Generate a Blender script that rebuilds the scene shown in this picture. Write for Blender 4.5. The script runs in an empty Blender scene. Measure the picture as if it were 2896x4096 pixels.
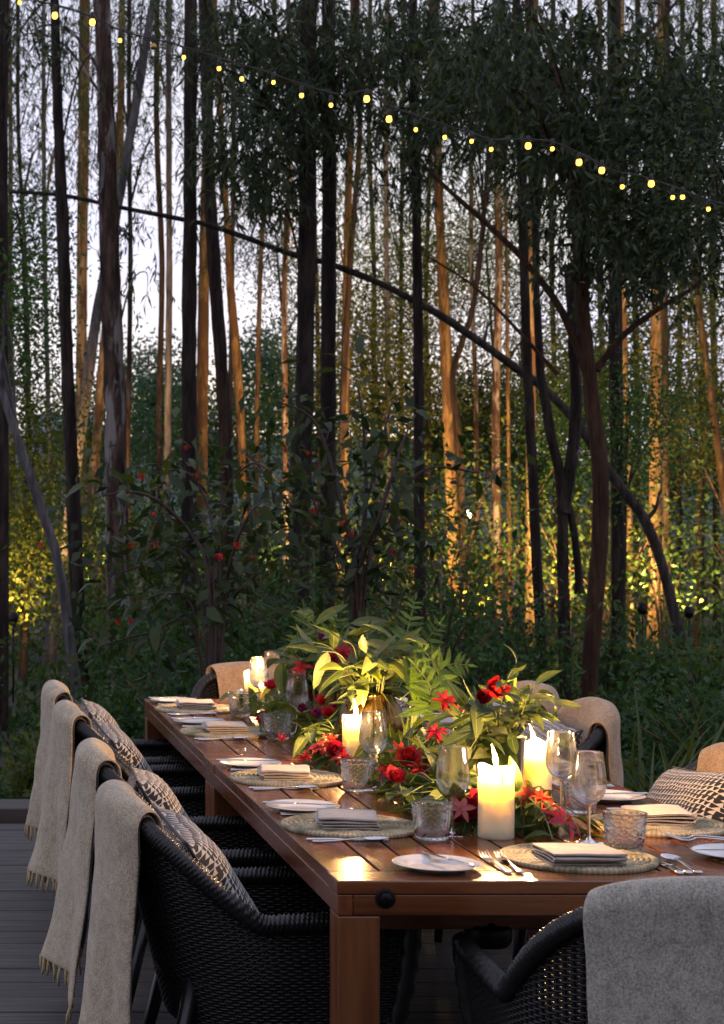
import bpy, math, random
import numpy as np
from mathutils import Vector, Matrix, noise as mnoise

# ------------------------------------------------------------------ camera, sky, sun, exposure
SC = bpy.context.scene
COL = SC.collection
R = math.radians
FP, VX, VY, CH = 7350.0, -195.0, 2068.0, 1.59      # focal length and principal point in photo pixels, camera height

cam_data = bpy.data.cameras.new('camera')
cam_data.sensor_fit = 'VERTICAL'
cam_data.sensor_height = 36.0
cam_data.lens = 36.0 * FP / 4096.0
cam_data.shift_x = (1448.0 - VX) / 4096.0
cam_data.shift_y = (VY - 2048.0) / 4096.0
cam_data.clip_end = 3000.0
cam_data.dof.use_dof = True
cam_data.dof.focus_distance = 5.6
cam_data.dof.aperture_fstop = 9.0
cam = bpy.data.objects.new('camera', cam_data)
cam.location = (0, 0, CH)
cam.rotation_euler = (R(90), 0, 0)
COL.objects.link(cam)
SC.camera = cam

SUN_AZ, SUN_EL = R(12), R(7)
world = bpy.data.worlds.new('World')
SC.world = world
world.use_nodes = True
wn, wl = world.node_tree.nodes, world.node_tree.links
wn.clear()
w_out = wn.new('ShaderNodeOutputWorld')
w_bg = wn.new('ShaderNodeBackground')
w_sky = wn.new('ShaderNodeTexSky')
w_sky.sky_type = 'NISHITA'
w_sky.sun_disc = False
w_sky.sun_elevation = SUN_EL
w_sky.sun_rotation = SUN_AZ
w_sky.air_density = 1.0
w_sky.dust_density = 0.6
w_sky.ozone_density = 3.0
w_co = wn.new('ShaderNodeTexCoord')
w_map = wn.new('ShaderNodeMapping')
w_map.inputs['Scale'].default_value = (1.0, 1.0, 2.6)
w_noi = wn.new('ShaderNodeTexNoise')
w_noi.inputs['Scale'].default_value = 3.2
w_noi.inputs['Detail'].default_value = 6.0
w_noi.inputs['Roughness'].default_value = 0.55
w_ramp = wn.new('ShaderNodeValToRGB')
w_ramp.color_ramp.elements[0].position = 0.34
w_ramp.color_ramp.elements[0].color = (0.42, 0.42, 0.42, 1)
w_ramp.color_ramp.elements[1].position = 0.62
w_ramp.color_ramp.elements[1].color = (0.92, 0.92, 0.92, 1)
w_mix = wn.new('ShaderNodeMix')
w_mix.data_type = 'RGBA'
w_mix.inputs[7].default_value = (9.4, 9.3, 11.8, 1)       # thin evening cloud
w_bg.inputs['Strength'].default_value = 0.10
wl.new(w_co.outputs['Generated'], w_map.inputs['Vector'])
wl.new(w_map.outputs['Vector'], w_noi.inputs['Vector'])
wl.new(w_noi.outputs['Fac'], w_ramp.inputs['Fac'])
wl.new(w_ramp.outputs['Color'], w_mix.inputs[0])
wl.new(w_sky.outputs['Color'], w_mix.inputs[6])
wl.new(w_mix.outputs[2], w_bg.inputs['Color'])
wl.new(w_bg.outputs['Background'], w_out.inputs['Surface'])

sun_data = bpy.data.lights.new('sun', 'SUN')
sun_data.energy = 0.9
sun_data.angle = R(0.6)
sun_data.color = (1.0, 0.62, 0.30)
sun = bpy.data.objects.new('sun', sun_data)
sd = Vector((math.sin(SUN_AZ) * math.cos(SUN_EL), math.cos(SUN_AZ) * math.cos(SUN_EL), math.sin(SUN_EL)))
sun.rotation_euler = sd.to_track_quat('Z', 'Y').to_euler()
sun.location = (0, 0, 30)
COL.objects.link(sun)

vs = SC.view_settings
vs.view_transform = 'Standard'
vs.look = 'None'
vs.gamma = 1.0
vs.exposure = 0.1
SC.cycles.max_bounces = 10
SC.cycles.transparent_max_bounces = 16
SC.cycles.transmission_bounces = 8
SC.cycles.volume_bounces = 0
SC.cycles.sample_clamp_indirect = 4.0
SC.cycles.blur_glossy = 0.6
SC.cycles.use_denoising = True

# ------------------------------------------------------------------ helpers
rng = random.Random(7)
nrg = np.random.default_rng(11)


def onz(px, py, z):
    """photo pixel -> point where its ray meets the level z"""
    y = FP * (CH - z) / (py - VY)
    return Vector(((px - VX) * y / FP, y, z))


def aty(px, py, y):
    """photo pixel -> point at distance y"""
    return Vector(((px - VX) * y / FP, y, CH - (py - VY) * y / FP))


DS = 1.7844


def D(x, y, dist):
    return aty(x * DS, y * DS, dist)


def thing(name, label, cat, loc=(0, 0, 0), rotz=0.0, group=None):
    o = bpy.data.objects.new(name, None)
    o.empty_display_size = 0.05
    o.location = loc
    o.rotation_euler = (0, 0, rotz)
    COL.objects.link(o)
    return tag(o, label, cat, group)


def tag(o, label, cat, group=None):
    o['label'] = label
    o['category'] = cat
    if group:
        o['group'] = group
    return o


def make_mesh(name, V, F, smooth=True, uv=None):
    V = np.asarray(V, dtype=np.float32).reshape(-1, 3)
    me = bpy.data.meshes.new(name)
    F = F if isinstance(F, np.ndarray) else [tuple(f) for f in F]
    if isinstance(F, np.ndarray) and F.ndim == 2:
        n, k = F.shape
        me.vertices.add(len(V))
        me.vertices.foreach_set('co', V.ravel())
        me.loops.add(n * k)
        me.loops.foreach_set('vertex_index', F.astype(np.int32).ravel())
        me.polygons.add(n)
        me.polygons.foreach_set('loop_start', np.arange(0, n * k, k, dtype=np.int32))
        me.update(calc_edges=True)
    else:
        me.from_pydata([tuple(v) for v in V], [], F)
        me.update()
    if smooth:
        me.polygons.foreach_set('use_smooth', np.ones(len(me.polygons), dtype=bool))
    if uv is not None:
        lay = me.uv_layers.new(name='UVMap')
        idx = np.zeros(len(me.loops), dtype=np.int32)
        me.loops.foreach_get('vertex_index', idx)
        lay.data.foreach_set('uv', np.asarray(uv, dtype=np.float32)[idx].ravel())
    return me


def obj(name, me, mat=None, parent=None, mw=None, kind=None):
    if mat is not None and len(me.materials) == 0:
        me.materials.append(mat)
    o = bpy.data.objects.new(name, me)
    COL.objects.link(o)
    if parent is not None:
        o.parent = parent
    if mw is not None:
        o.matrix_basis = mw
    if kind:
        o['kind'] = kind
    return o


def copy_tree(o, parent=None):
    c = o.copy()
    COL.objects.link(c)
    if parent is not None:
        c.parent = parent
    for ch in o.children:
        copy_tree(ch, c)
    return c


class MB:
    """collects shapes for ONE mesh"""

    def __init__(s):
        s.V, s.F, s.n = [], [], 0

    def add(s, V, F):
        V = [tuple(v) for v in V]
        s.F += [tuple(i + s.n for i in f) for f in F]
        s.V += V
        s.n += len(V)
        return s

    def box(s, x0, x1, y0, y1, z0, z1):
        V = [(x, y, z) for x in (x0, x1) for y in (y0, y1) for z in (z0, z1)]
        return s.add(V, [(0, 1, 3, 2), (4, 6, 7, 5), (0, 4, 5, 1), (2, 3, 7, 6), (0, 2, 6, 4), (1, 5, 7, 3)])

    def tube(s, pts, rad, sides=8, cap=True):
        V, F = tube_vf(pts, rad, sides, cap)
        return s.add(V, F)

    def lathe(s, prof, n=32, c=(0, 0, 0)):
        V, F = lathe_vf(prof, n, c)
        return s.add(V, F)

    def mesh(s, name, smooth=True):
        return make_mesh(name, s.V, s.F, smooth)


def tube_vf(pts, rad, sides=8, cap=True):
    pts = [Vector(p) for p in pts]
    if not hasattr(rad, '__len__'):
        rad = [rad] * len(pts)
    V, F = [], []
    t0 = (pts[1] - pts[0]).normalized()
    ref = Vector((0, 0, 1)) if abs(t0.z) < 0.9 else Vector((1, 0, 0))
    a = t0.cross(ref).normalized()
    for i, p in enumerate(pts):
        t = (pts[min(i + 1, len(pts) - 1)] - pts[max(i - 1, 0)]).normalized()
        a = (a - t * a.dot(t)).normalized()
        b = t.cross(a)
        for k in range(sides):
            an = 2 * math.pi * k / sides
            V.append(p + (a * math.cos(an) + b * math.sin(an)) * rad[i])
    for i in range(len(pts) - 1):
        for k in range(sides):
            k2 = (k + 1) % sides
            F.append((i * sides + k, i * sides + k2, (i + 1) * sides + k2, (i + 1) * sides + k))
    if cap:
        F.append(tuple(range(sides))[::-1])
        m = (len(pts) - 1) * sides
        F.append(tuple(m + k for k in range(sides)))
    return V, F


def lathe_vf(prof, n=32, c=(0, 0, 0)):
    V, F = [], []
    for (r, z) in prof:
        for k in range(n):
            a = 2 * math.pi * k / n
            V.append((c[0] + r * math.cos(a), c[1] + r * math.sin(a), c[2] + z))
    for i in range(len(prof) - 1):
        for k in range(n):
            k2 = (k + 1) % n
            F.append((i * n + k, i * n + k2, (i + 1) * n + k2, (i + 1) * n + k))
    return V, F


def grid_faces(nu, nv, wrap_u=False):
    F = []
    for i in range(nu if wrap_u else nu - 1):
        for j in range(nv - 1):
            i2 = (i + 1) % nu
            F.append((i * nv + j, i2 * nv + j, i2 * nv + j + 1, i * nv + j + 1))
    return F


def bevel(o, w=0.003, seg=2):
    m = o.modifiers.new('bevel', 'BEVEL')
    m.width = w
    m.segments = seg
    m.limit_method = 'ANGLE'
    return o


def smooth_pts(pts, k=4):
    """Catmull-Rom through the given points"""
    pts = [Vector(p) for p in pts]
    out = []
    for i in range(len(pts) - 1):
        p0, p1, p2, p3 = pts[max(i - 1, 0)], pts[i], pts[i + 1], pts[min(i + 2, len(pts) - 1)]
        for j in range(k):
            t = j / k
            out.append(0.5 * ((2 * p1) + (p2 - p0) * t + (2 * p0 - 5 * p1 + 4 * p2 - p3) * t * t + (3 * p1 - p0 - 3 * p2 + p3) * t ** 3))
    out.append(pts[-1])
    return out


# ------------------------------------------------------------------ materials
MATS = {}


def mat_new(name):
    m = bpy.data.materials.new(name)
    m.use_nodes = True
    nt = m.node_tree
    MATS[name] = m
    return m, nt.nodes, nt.links, nt.nodes['Principled BSDF']


def ramp(nodes, stops):
    r = nodes.new('ShaderNodeValToRGB')
    e = r.color_ramp.elements
    while len(e) < len(stops):
        e.new(0.5)
    for i, (p, c) in enumerate(stops):
        e[i].position = p
        e[i].color = (*c, 1)
    return r


def noise_tex(nodes, links, scale, vec=None, detail=4.0, rough=0.55):
    n = nodes.new('ShaderNodeTexNoise')
    n.inputs['Scale'].default_value = scale
    n.inputs['Detail'].default_value = detail
    n.inputs['Roughness'].default_value = rough
    if vec is not None:
        links.new(vec, n.inputs['Vector'])
    return n


def add_bump(nodes, links, bsdf, h, strength, dist=0.01):
    b = nodes.new('ShaderNodeBump')
    b.inputs['Strength'].default_value = strength
    b.inputs['Distance'].default_value = dist
    links.new(h, b.inputs['Height'])
    links.new(b.outputs['Normal'], bsdf.inputs['Normal'])


def obj_coord(nodes, links, scale=(1, 1, 1), rand=True):
    tc = nodes.new('ShaderNodeTexCoord')
    mp = nodes.new('ShaderNodeMapping')
    mp.inputs['Scale'].default_value = scale
    links.new(tc.outputs['Object'], mp.inputs['Vector'])
    if rand:
        oi = nodes.new('ShaderNodeObjectInfo')
        ml = nodes.new('ShaderNodeMath')
        ml.operation = 'MULTIPLY'
        ml.inputs[1].default_value = 37.0
        links.new(oi.outputs['Random'], ml.inputs[0])
        links.new(ml.outputs[0], mp.inputs['Location'])
    return mp.outputs['Vector']


def simple(name, col, rough=0.5, metal=0.0, spec=0.5, nscale=None, var=0.25, bump=0.0, bscale=None, dist=0.005):
    m, n, l, b = mat_new(name)
    b.inputs['Roughness'].default_value = rough
    b.inputs['Metallic'].default_value = metal
    b.inputs['Specular IOR Level'].default_value = spec
    b.inputs['Base Color'].default_value = (*col, 1)
    if nscale:
        v = obj_coord(n, l)
        t = noise_tex(n, l, nscale, v)
        lo = tuple(c * (1 - var) for c in col)
        hi = tuple(min(1, c * (1 + var)) for c in col)
        r = ramp(n, [(0.3, lo), (0.7, hi)])
        l.new(t.outputs['Fac'], r.inputs['Fac'])
        l.new(r.outputs['Color'], b.inputs['Base Color'])
        if bump:
            t2 = noise_tex(n, l, bscale or nscale, v)
            add_bump(n, l, b, t2.outputs['Fac'], bump, dist)
    return m


def wood(name, scale, cols, rough, coat=0.0, bump=0.15):
    m, n, l, b = mat_new(name)
    v = obj_coord(n, l, scale)
    t = noise_tex(n, l, 1.0, v, 6.0, 0.6)
    r = ramp(n, [(0.25, cols[0]), (0.5, cols[1]), (0.78, cols[2])])
    l.new(t.outputs['Fac'], r.inputs['Fac'])
    l.new(r.outputs['Color'], b.inputs['Base Color'])
    t2 = noise_tex(n, l, 2.3, v, 5.0, 0.7)
    rr = ramp(n, [(0.3, (rough * 0.75,) * 3), (0.7, (rough * 1.35,) * 3)])
    l.new(t2.outputs['Fac'], rr.inputs['Fac'])
    l.new(rr.outputs['Color'], b.inputs['Roughness'])
    b.inputs['Coat Weight'].default_value = coat
    b.inputs['Coat Roughness'].default_value = 0.12
    add_bump(n, l, b, t2.outputs['Fac'], bump, 0.002)
    return m


def math_node(n, l, op, a, bb=None, c=None):
    q = n.new('ShaderNodeMath')
    q.operation = op
    for i, x in enumerate((a, bb, c)):
        if x is None:
            continue
        if isinstance(x, (int, float)):
            q.inputs[i].default_value = x
        else:
            l.new(x, q.inputs[i])
    return q.outputs[0]


def leaf_mat(name, cols, trans=0.35, rough=0.45, tcol=None, per='island', spec=0.4, veins=False):
    m, n, l, b = mat_new(name)
    if per == 'island':
        g = n.new('ShaderNodeNewGeometry')
        src = g.outputs['Random Per Island']
    else:
        g = n.new('ShaderNodeObjectInfo')
        src = g.outputs['Random']
    r = ramp(n, [(i / max(1, len(cols) - 1), c) for i, c in enumerate(cols)])
    l.new(src, r.inputs['Fac'])
    col = r.outputs['Color']
    if per != 'island':
        v = obj_coord(n, l)
        t = noise_tex(n, l, 6.0, v)
        mx = n.new('ShaderNodeMix')
        mx.data_type = 'RGBA'
        mx.blend_type = 'MULTIPLY'
        mx.inputs[0].default_value = 0.5
        r2 = ramp(n, [(0.3, (0.55, 0.55, 0.5)), (0.7, (1.2, 1.15, 1.1))])
        l.new(t.outputs['Fac'], r2.inputs['Fac'])
        l.new(col, mx.inputs[6])
        l.new(r2.outputs['Color'], mx.inputs[7])
        col = mx.outputs[2]
    if veins:
        uvn = n.new('ShaderNodeUVMap')
        sp_ = n.new('ShaderNodeSeparateXYZ')
        l.new(uvn.outputs['UV'], sp_.inputs[0])
        av = math_node(n, l, 'ABSOLUTE', math_node(n, l, 'SUBTRACT', sp_.outputs[1], 0.5))
        mid = math_node(n, l, 'LESS_THAN', av, 0.035)
        sv = math_node(n, l, 'SINE', math_node(n, l, 'MULTIPLY', math_node(n, l, 'SUBTRACT', sp_.outputs[0], math_node(n, l, 'MULTIPLY', av, 0.5)), 70.0))
        sv = math_node(n, l, 'MULTIPLY', math_node(n, l, 'GREATER_THAN', sv, 0.86), 0.35)
        vf = math_node(n, l, 'MAXIMUM', math_node(n, l, 'MULTIPLY', mid, 0.7), sv)
        mv = n.new('ShaderNodeMix')
        mv.data_type = 'RGBA'
        l.new(vf, mv.inputs[0])
        l.new(col, mv.inputs[6])
        mv.inputs[7].default_value = (0.24, 0.27, 0.10, 1)
        col = mv.outputs[2]
    l.new(col, b.inputs['Base Color'])
    b.inputs['Roughness'].default_value = rough
    b.inputs['Specular IOR Level'].default_value = spec
    tr = n.new('ShaderNodeBsdfTranslucent')
    hs = n.new('ShaderNodeMix')
    hs.data_type = 'RGBA'
    hs.blend_type = 'MULTIPLY'
    hs.inputs[0].default_value = 1.0
    hs.inputs[7].default_value = (*(tcol or (1.6, 1.5, 0.6)), 1)
    l.new(col, hs.inputs[6])
    l.new(hs.outputs[2], tr.inputs['Color'])
    mix = n.new('ShaderNodeMixShader')
    mix.inputs[0].default_value = trans
    l.new(b.outputs[0], mix.inputs[1])
    l.new(tr.outputs[0], mix.inputs[2])
    l.new(mix.outputs[0], n['Material Output'].inputs['Surface'])
    return m


def emit(name, col, strength):
    m, n, l, b = mat_new(name)
    b.inputs['Base Color'].default_value = (0, 0, 0, 1)
    b.inputs['Emission Color'].default_value = (*col, 1)
    b.inputs['Emission Strength'].default_value = strength
    return m


wood('table_plank_wood', (26, 1.6, 26), [(0.055, 0.014, 0.005), (0.15, 0.045, 0.015), (0.235, 0.082, 0.028)], 0.22, 0.25, 0.05)
wood('table_cross_wood', (1.6, 26, 26), [(0.055, 0.015, 0.005), (0.15, 0.047, 0.015), (0.235, 0.085, 0.028)], 0.23, 0.25, 0.05)
wood('table_leg_wood', (24, 24, 1.6), [(0.06, 0.017, 0.006), (0.14, 0.047, 0.014), (0.21, 0.078, 0.025)], 0.34, 0.1, 0.1)
wood('deck_wood', (1.2, 22, 22), [(0.020, 0.017, 0.015), (0.037, 0.031, 0.028), (0.062, 0.053, 0.047)], 0.62, 0.0, 0.5)
simple('black_iron', (0.012, 0.010, 0.010), 0.42, 0.7, nscale=30, bump=0.3, bscale=90)
simple('dark_gap', (0.01, 0.006, 0.004), 0.9)


def bark_mat(name, cols, patch=None):
    m, n, l, b = mat_new(name)
    v = obj_coord(n, l, (14, 14, 2.2))
    t = noise_tex(n, l, 1.0, v, 8.0, 0.72)
    r = ramp(n, [(0.38, cols[0]), (0.5, cols[1]), (0.62, cols[2])])
    l.new(t.outputs['Fac'], r.inputs['Fac'])
    col = r.outputs['Color']
    v2 = obj_coord(n, l, (5.0, 5.0, 1.3))
    t2 = noise_tex(n, l, 1.0, v2, 4.0, 0.6)
    if patch:
        r2 = ramp(n, [(0.50, (0, 0, 0)), (0.56, (1, 1, 1))])
        l.new(t2.outputs['Fac'], r2.inputs['Fac'])
        mx = n.new('ShaderNodeMix')
        mx.data_type = 'RGBA'
        l.new(r2.outputs['Color'], mx.inputs[0])
        l.new(col, mx.inputs[6])
        mx.inputs[7].default_value = (*patch, 1)
        col = mx.outputs[2]
    l.new(col, b.inputs['Base Color'])
    b.inputs['Roughness'].default_value = 0.85
    b.inputs['Specular IOR Level'].default_value = 0.2
    add_bump(n, l, b, t.outputs['Fac'], 1.0, 0.06)
    return m


bark_mat('bark_dark', [(0.010, 0.007, 0.006), (0.030, 0.020, 0.016), (0.065, 0.045, 0.035)])
bark_mat('bark_arch', [(0.022, 0.017, 0.014), (0.055, 0.043, 0.036), (0.10, 0.08, 0.068)])
bark_mat('bark_tan', [(0.03, 0.018, 0.009), (0.10, 0.062, 0.03), (0.18, 0.12, 0.06)], (0.06, 0.034, 0.018))
bark_mat('bark_patchy', [(0.016, 0.010, 0.008), (0.065, 0.038, 0.027), (0.13, 0.085, 0.065)], (0.27, 0.24, 0.22))
bark_mat('bark_pale', [(0.07, 0.045, 0.02), (0.20, 0.14, 0.07), (0.36, 0.27, 0.15)], (0.11, 0.062, 0.03))
bark_mat('bark_grey', [(0.06, 0.055, 0.055), (0.12, 0.11, 0.11), (0.2, 0.185, 0.185)])
bark_mat('bark_brown', [(0.03, 0.015, 0.009), (0.065, 0.032, 0.018), (0.10, 0.055, 0.032)])

leaf_mat('gum_leaf_dark', [(0.008, 0.016, 0.006), (0.024, 0.044, 0.018), (0.075, 0.095, 0.05)], 0.35, 0.5, spec=0.3)
leaf_mat('gum_leaf', [(0.018, 0.032, 0.010), (0.035, 0.06, 0.018), (0.06, 0.09, 0.03)], 0.4, 0.5, spec=0.2)
leaf_mat('gum_leaf_golden_lit', [(0.04, 0.055, 0.012), (0.08, 0.095, 0.022), (0.12, 0.13, 0.04)], 0.45, 0.5, spec=0.2)  # golden light on the foliage is put into this leaf colour
leaf_mat('broad_leaf', [(0.014, 0.04, 0.012), (0.03, 0.075, 0.02), (0.05, 0.105, 0.028)], 0.4, 0.5, spec=0.2)
leaf_mat('shrub_leaf', [(0.012, 0.035, 0.012), (0.03, 0.075, 0.022), (0.06, 0.115, 0.034)], 0.35, 0.5, spec=0.25)
leaf_mat('shrub_leaf_lit', [(0.03, 0.055, 0.012), (0.065, 0.095, 0.018), (0.11, 0.13, 0.028)], 0.45, 0.5, spec=0.2)  # lit copy of the shrub leaf, warm light mixed into its colour
leaf_mat('haze_tinted_leaf', [(0.03, 0.07, 0.05), (0.05, 0.105, 0.075), (0.07, 0.13, 0.095)], 0.35, 0.6, spec=0.2)  # blue-green of distant haze painted into the leaves
leaf_mat('bush_leaf', [(0.014, 0.03, 0.010), (0.034, 0.06, 0.018), (0.065, 0.085, 0.032)], 0.35, 0.42, per='object', spec=0.35)
leaf_mat('fern_leaf', [(0.02, 0.06, 0.03), (0.04, 0.09, 0.045)], 0.35, 0.5)
leaf_mat('grass_leaf', [(0.03, 0.055, 0.018), (0.07, 0.10, 0.03), (0.14, 0.14, 0.05)], 0.35, 0.5)
leaf_mat('litter', [(0.03, 0.02, 0.012), (0.06, 0.038, 0.02), (0.09, 0.06, 0.035)], 0.1, 0.8)

leaf_mat('sprig_leaf_green', [(0.035, 0.07, 0.014), (0.065, 0.105, 0.022), (0.10, 0.145, 0.036)], 0.3, 0.55, (1.7, 1.6, 0.5), per='object', spec=0.3, veins=True)
leaf_mat('sprig_leaf_sage', [(0.07, 0.105, 0.04), (0.11, 0.14, 0.06), (0.16, 0.18, 0.09)], 0.25, 0.6, (1.4, 1.3, 0.6), per='object', spec=0.25, veins=True)
leaf_mat('sprig_leaf_deep', [(0.025, 0.05, 0.014), (0.045, 0.08, 0.02), (0.06, 0.10, 0.025)], 0.25, 0.5, (1.6, 1.5, 0.5), per='object', spec=0.3, veins=True)
leaf_mat('table_fern', [(0.05, 0.11, 0.016), (0.08, 0.16, 0.026), (0.10, 0.19, 0.034)], 0.35, 0.5, (1.6, 1.5, 0.5), per='object')
leaf_mat('petal_red', [(0.34, 0.008, 0.012), (0.5, 0.016, 0.018), (0.6, 0.035, 0.025)], 0.3, 0.5, (1.2, 0.6, 0.6), per='object')
leaf_mat('petal_orange', [(0.62, 0.04, 0.012), (0.75, 0.08, 0.02), (0.8, 0.12, 0.03)], 0.35, 0.5, (1.2, 0.7, 0.5), per='object')
leaf_mat('petal_rose', [(0.5, 0.012, 0.03), (0.65, 0.03, 0.06), (0.72, 0.06, 0.09)], 0.35, 0.55, (1.2, 0.6, 0.7), per='object')
leaf_mat('petal_crimson', [(0.20, 0.006, 0.015), (0.36, 0.012, 0.03), (0.42, 0.02, 0.05)], 0.25, 0.45, (1.3, 0.5, 0.6), per='object')
leaf_mat('petal_plum', [(0.09, 0.012, 0.05), (0.16, 0.02, 0.08), (0.2, 0.04, 0.12)], 0.25, 0.5, (1.2, 0.6, 0.9), per='object')
leaf_mat('petal_pink', [(0.45, 0.12, 0.12), (0.5, 0.16, 0.16)], 0.25, 0.55, (1.2, 0.7, 0.7), per='object')
leaf_mat('petal_lilac', [(0.35, 0.22, 0.4), (0.45, 0.3, 0.45)], 0.3, 0.6, (1, 1, 1), per='object')
simple('stem_green', (0.12, 0.15, 0.05), 0.5)
simple('stem_brown', (0.07, 0.035, 0.02), 0.6, nscale=20)
simple('stem_red', (0.035, 0.017, 0.010), 0.6, nscale=20)

simple('wicker', (0.010, 0.009, 0.009), 0.36, 0.0, 0.5, nscale=60, var=0.4)
simple('wicker_inner', (0.004, 0.004, 0.004), 0.8)
simple('chair_leg_black', (0.008, 0.007, 0.007), 0.35)
simple('porcelain', (0.62, 0.60, 0.58), 0.12, spec=0.6)
simple('steel', (0.62, 0.60, 0.58), 0.14, 1.0)
simple('wick', (0.01, 0.008, 0.006), 0.9)


def felt(name, c0, c1):
    m, n, l, b = mat_new(name)
    v = obj_coord(n, l)
    t = noise_tex(n, l, 210.0, v, 5.0, 0.9)
    t2 = noise_tex(n, l, 30.0, v, 4.0, 0.6)
    r = ramp(n, [(0.41, c0), (0.59, c1)])
    ad = n.new('ShaderNodeMath')
    ad.operation = 'MULTIPLY_ADD'
    ad.inputs[1].default_value = 0.16
    l.new(t2.outputs['Fac'], ad.inputs[0])
    mm = n.new('ShaderNodeMath')
    mm.operation = 'MULTIPLY'
    mm.inputs[1].default_value = 0.84
    l.new(t.outputs['Fac'], mm.inputs[0])
    l.new(mm.outputs[0], ad.inputs[2])
    l.new(ad.outputs[0], r.inputs['Fac'])
    l.new(r.outputs['Color'], b.inputs['Base Color'])
    b.inputs['Roughness'].default_value = 0.95
    b.inputs['Specular IOR Level'].default_value = 0.1
    b.inputs['Sheen Weight'].default_value = 0.25
    b.inputs['Sheen Roughness'].default_value = 0.45
    add_bump(n, l, b, t.outputs['Fac'], 0.6, 0.003)
    return m


felt('wool_beige', (0.20, 0.16, 0.105), (0.62, 0.52, 0.37))
felt('wool_tan', (0.20, 0.13, 0.075), (0.56, 0.40, 0.25))
felt('wool_grey', (0.16, 0.148, 0.118), (0.54, 0.505, 0.43))
felt('wool_reverse', (0.05, 0.05, 0.055), (0.11, 0.11, 0.12))
felt('wool_fringe', (0.34, 0.25, 0.12), (0.50, 0.40, 0.22))
m, n, l, b = mat_new('linen')
v = obj_coord(n, l)
t = noise_tex(n, l, 40.0, v, 3.0)
r = ramp(n, [(0.3, (0.33, 0.28, 0.24)), (0.7, (0.42, 0.36, 0.31))])
l.new(t.outputs['Fac'], r.inputs['Fac'])
l.new(r.outputs['Color'], b.inputs['Base Color'])
b.inputs['Roughness'].default_value = 0.85
b.inputs['Sheen Weight'].default_value = 0.25
t = noise_tex(n, l, 700.0, v, 2.0)
add_bump(n, l, b, t.outputs['Fac'], 0.3, 0.001)


# cushion cloth: hand-drawn rows of black wedges and dashes on off-white
m, n, l, b = mat_new('cushion_cloth')
uvn = n.new('ShaderNodeUVMap')
nz = noise_tex(n, l, 7.0, uvn.outputs['UV'], 2.0)
sp = n.new('ShaderNodeSeparateXYZ')
l.new(uvn.outputs['UV'], sp.inputs[0])
wob = math_node(n, l, 'MULTIPLY_ADD', nz.outputs['Fac'], 0.05, -0.025)
uu = math_node(n, l, 'ADD', sp.outputs[0], wob)
vv = math_node(n, l, 'ADD', sp.outputs[1], wob)
row = math_node(n, l, 'MULTIPLY', vv, 28.0)
rf = math_node(n, l, 'FRACT', row)
ri = math_node(n, l, 'FLOOR', row)
off = math_node(n, l, 'FRACT', math_node(n, l, 'MULTIPLY', math_node(n, l, 'SINE', math_node(n, l, 'MULTIPLY', ri, 12.9898)), 437.5))
cells = math_node(n, l, 'FRACT', math_node(n, l, 'MULTIPLY_ADD', uu, 24.0, off))
wedge = math_node(n, l, 'LESS_THAN', cells, math_node(n, l, 'MULTIPLY_ADD', rf, 0.62, 0.42))
band = math_node(n, l, 'GREATER_THAN', rf, 0.80)
blk = math_node(n, l, 'MAXIMUM', math_node(n, l, 'MULTIPLY', wedge, math_node(n, l, 'LESS_THAN', rf, 0.86)), math_node(n, l, 'MULTIPLY', band, math_node(n, l, 'FRACT', math_node(n, l, 'MULTIPLY', ri, 0.3334))))
r = ramp(n, [(0.4, (0.56, 0.52, 0.46)), (0.5, (0.008, 0.007, 0.010))])
l.new(blk, r.inputs['Fac'])
l.new(r.outputs['Color'], b.inputs['Base Color'])
b.inputs['Roughness'].default_value = 0.8
b.inputs['Sheen Weight'].default_value = 0.2

# coiled straw: tan with worn green patches
m, n, l, b = mat_new('coil_straw')
v = obj_coord(n, l, (1, 1, 1), False)
t = noise_tex(n, l, 13.0, v, 3.0)
r = ramp(n, [(0.38, (0.15, 0.15, 0.08)), (0.47, (0.33, 0.27, 0.16)), (0.66, (0.50, 0.42, 0.27))])
l.new(t.outputs['Fac'], r.inputs['Fac'])
sp = n.new('ShaderNodeSeparateXYZ')
l.new(v, sp.inputs[0])
ang = math_node(n, l, 'ARCTAN2', sp.outputs[1], sp.outputs[0])
st = math_node(n, l, 'MULTIPLY_ADD', math_node(n, l, 'SINE', math_node(n, l, 'MULTIPLY', ang, 92.0)), 0.22, 0.88)
mx = n.new('ShaderNodeMix')
mx.data_type = 'RGBA'
mx.blend_type = 'MULTIPLY'
mx.inputs[0].default_value = 1.0
l.new(r.outputs['Color'], mx.inputs[6])
cb = n.new('ShaderNodeCombineColor')
for q_ in range(3):
    l.new(st, cb.inputs[q_])
l.new(cb.outputs[0], mx.inputs[7])
l.new(mx.outputs[2], b.inputs['Base Color'])
b.inputs['Roughness'].default_value = 0.75
t2 = noise_tex(n, l, 160.0, v, 2.0)
add_bump(n, l, b, t2.outputs['Fac'], 0.5, 0.002)

# thin blown glass: clear, with the reflection that glass has
m, n, l, b = mat_new('thin_glass')
n.remove(b)
g2 = n.new('ShaderNodeBsdfGlass')
g2.inputs['IOR'].default_value = 1.5
g2.inputs['Roughness'].default_value = 0.0
trn = n.new('ShaderNodeBsdfTransparent')
trn.inputs['Color'].default_value = (0.97, 0.975, 0.98, 1)
mx = n.new('ShaderNodeMixShader')
mx.inputs[0].default_value = 0.25
l.new(g2.outputs[0], mx.inputs[1])
l.new(trn.outputs[0], mx.inputs[2])
l.new(mx.outputs[0], n['Material Output'].inputs['Surface'])

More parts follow.
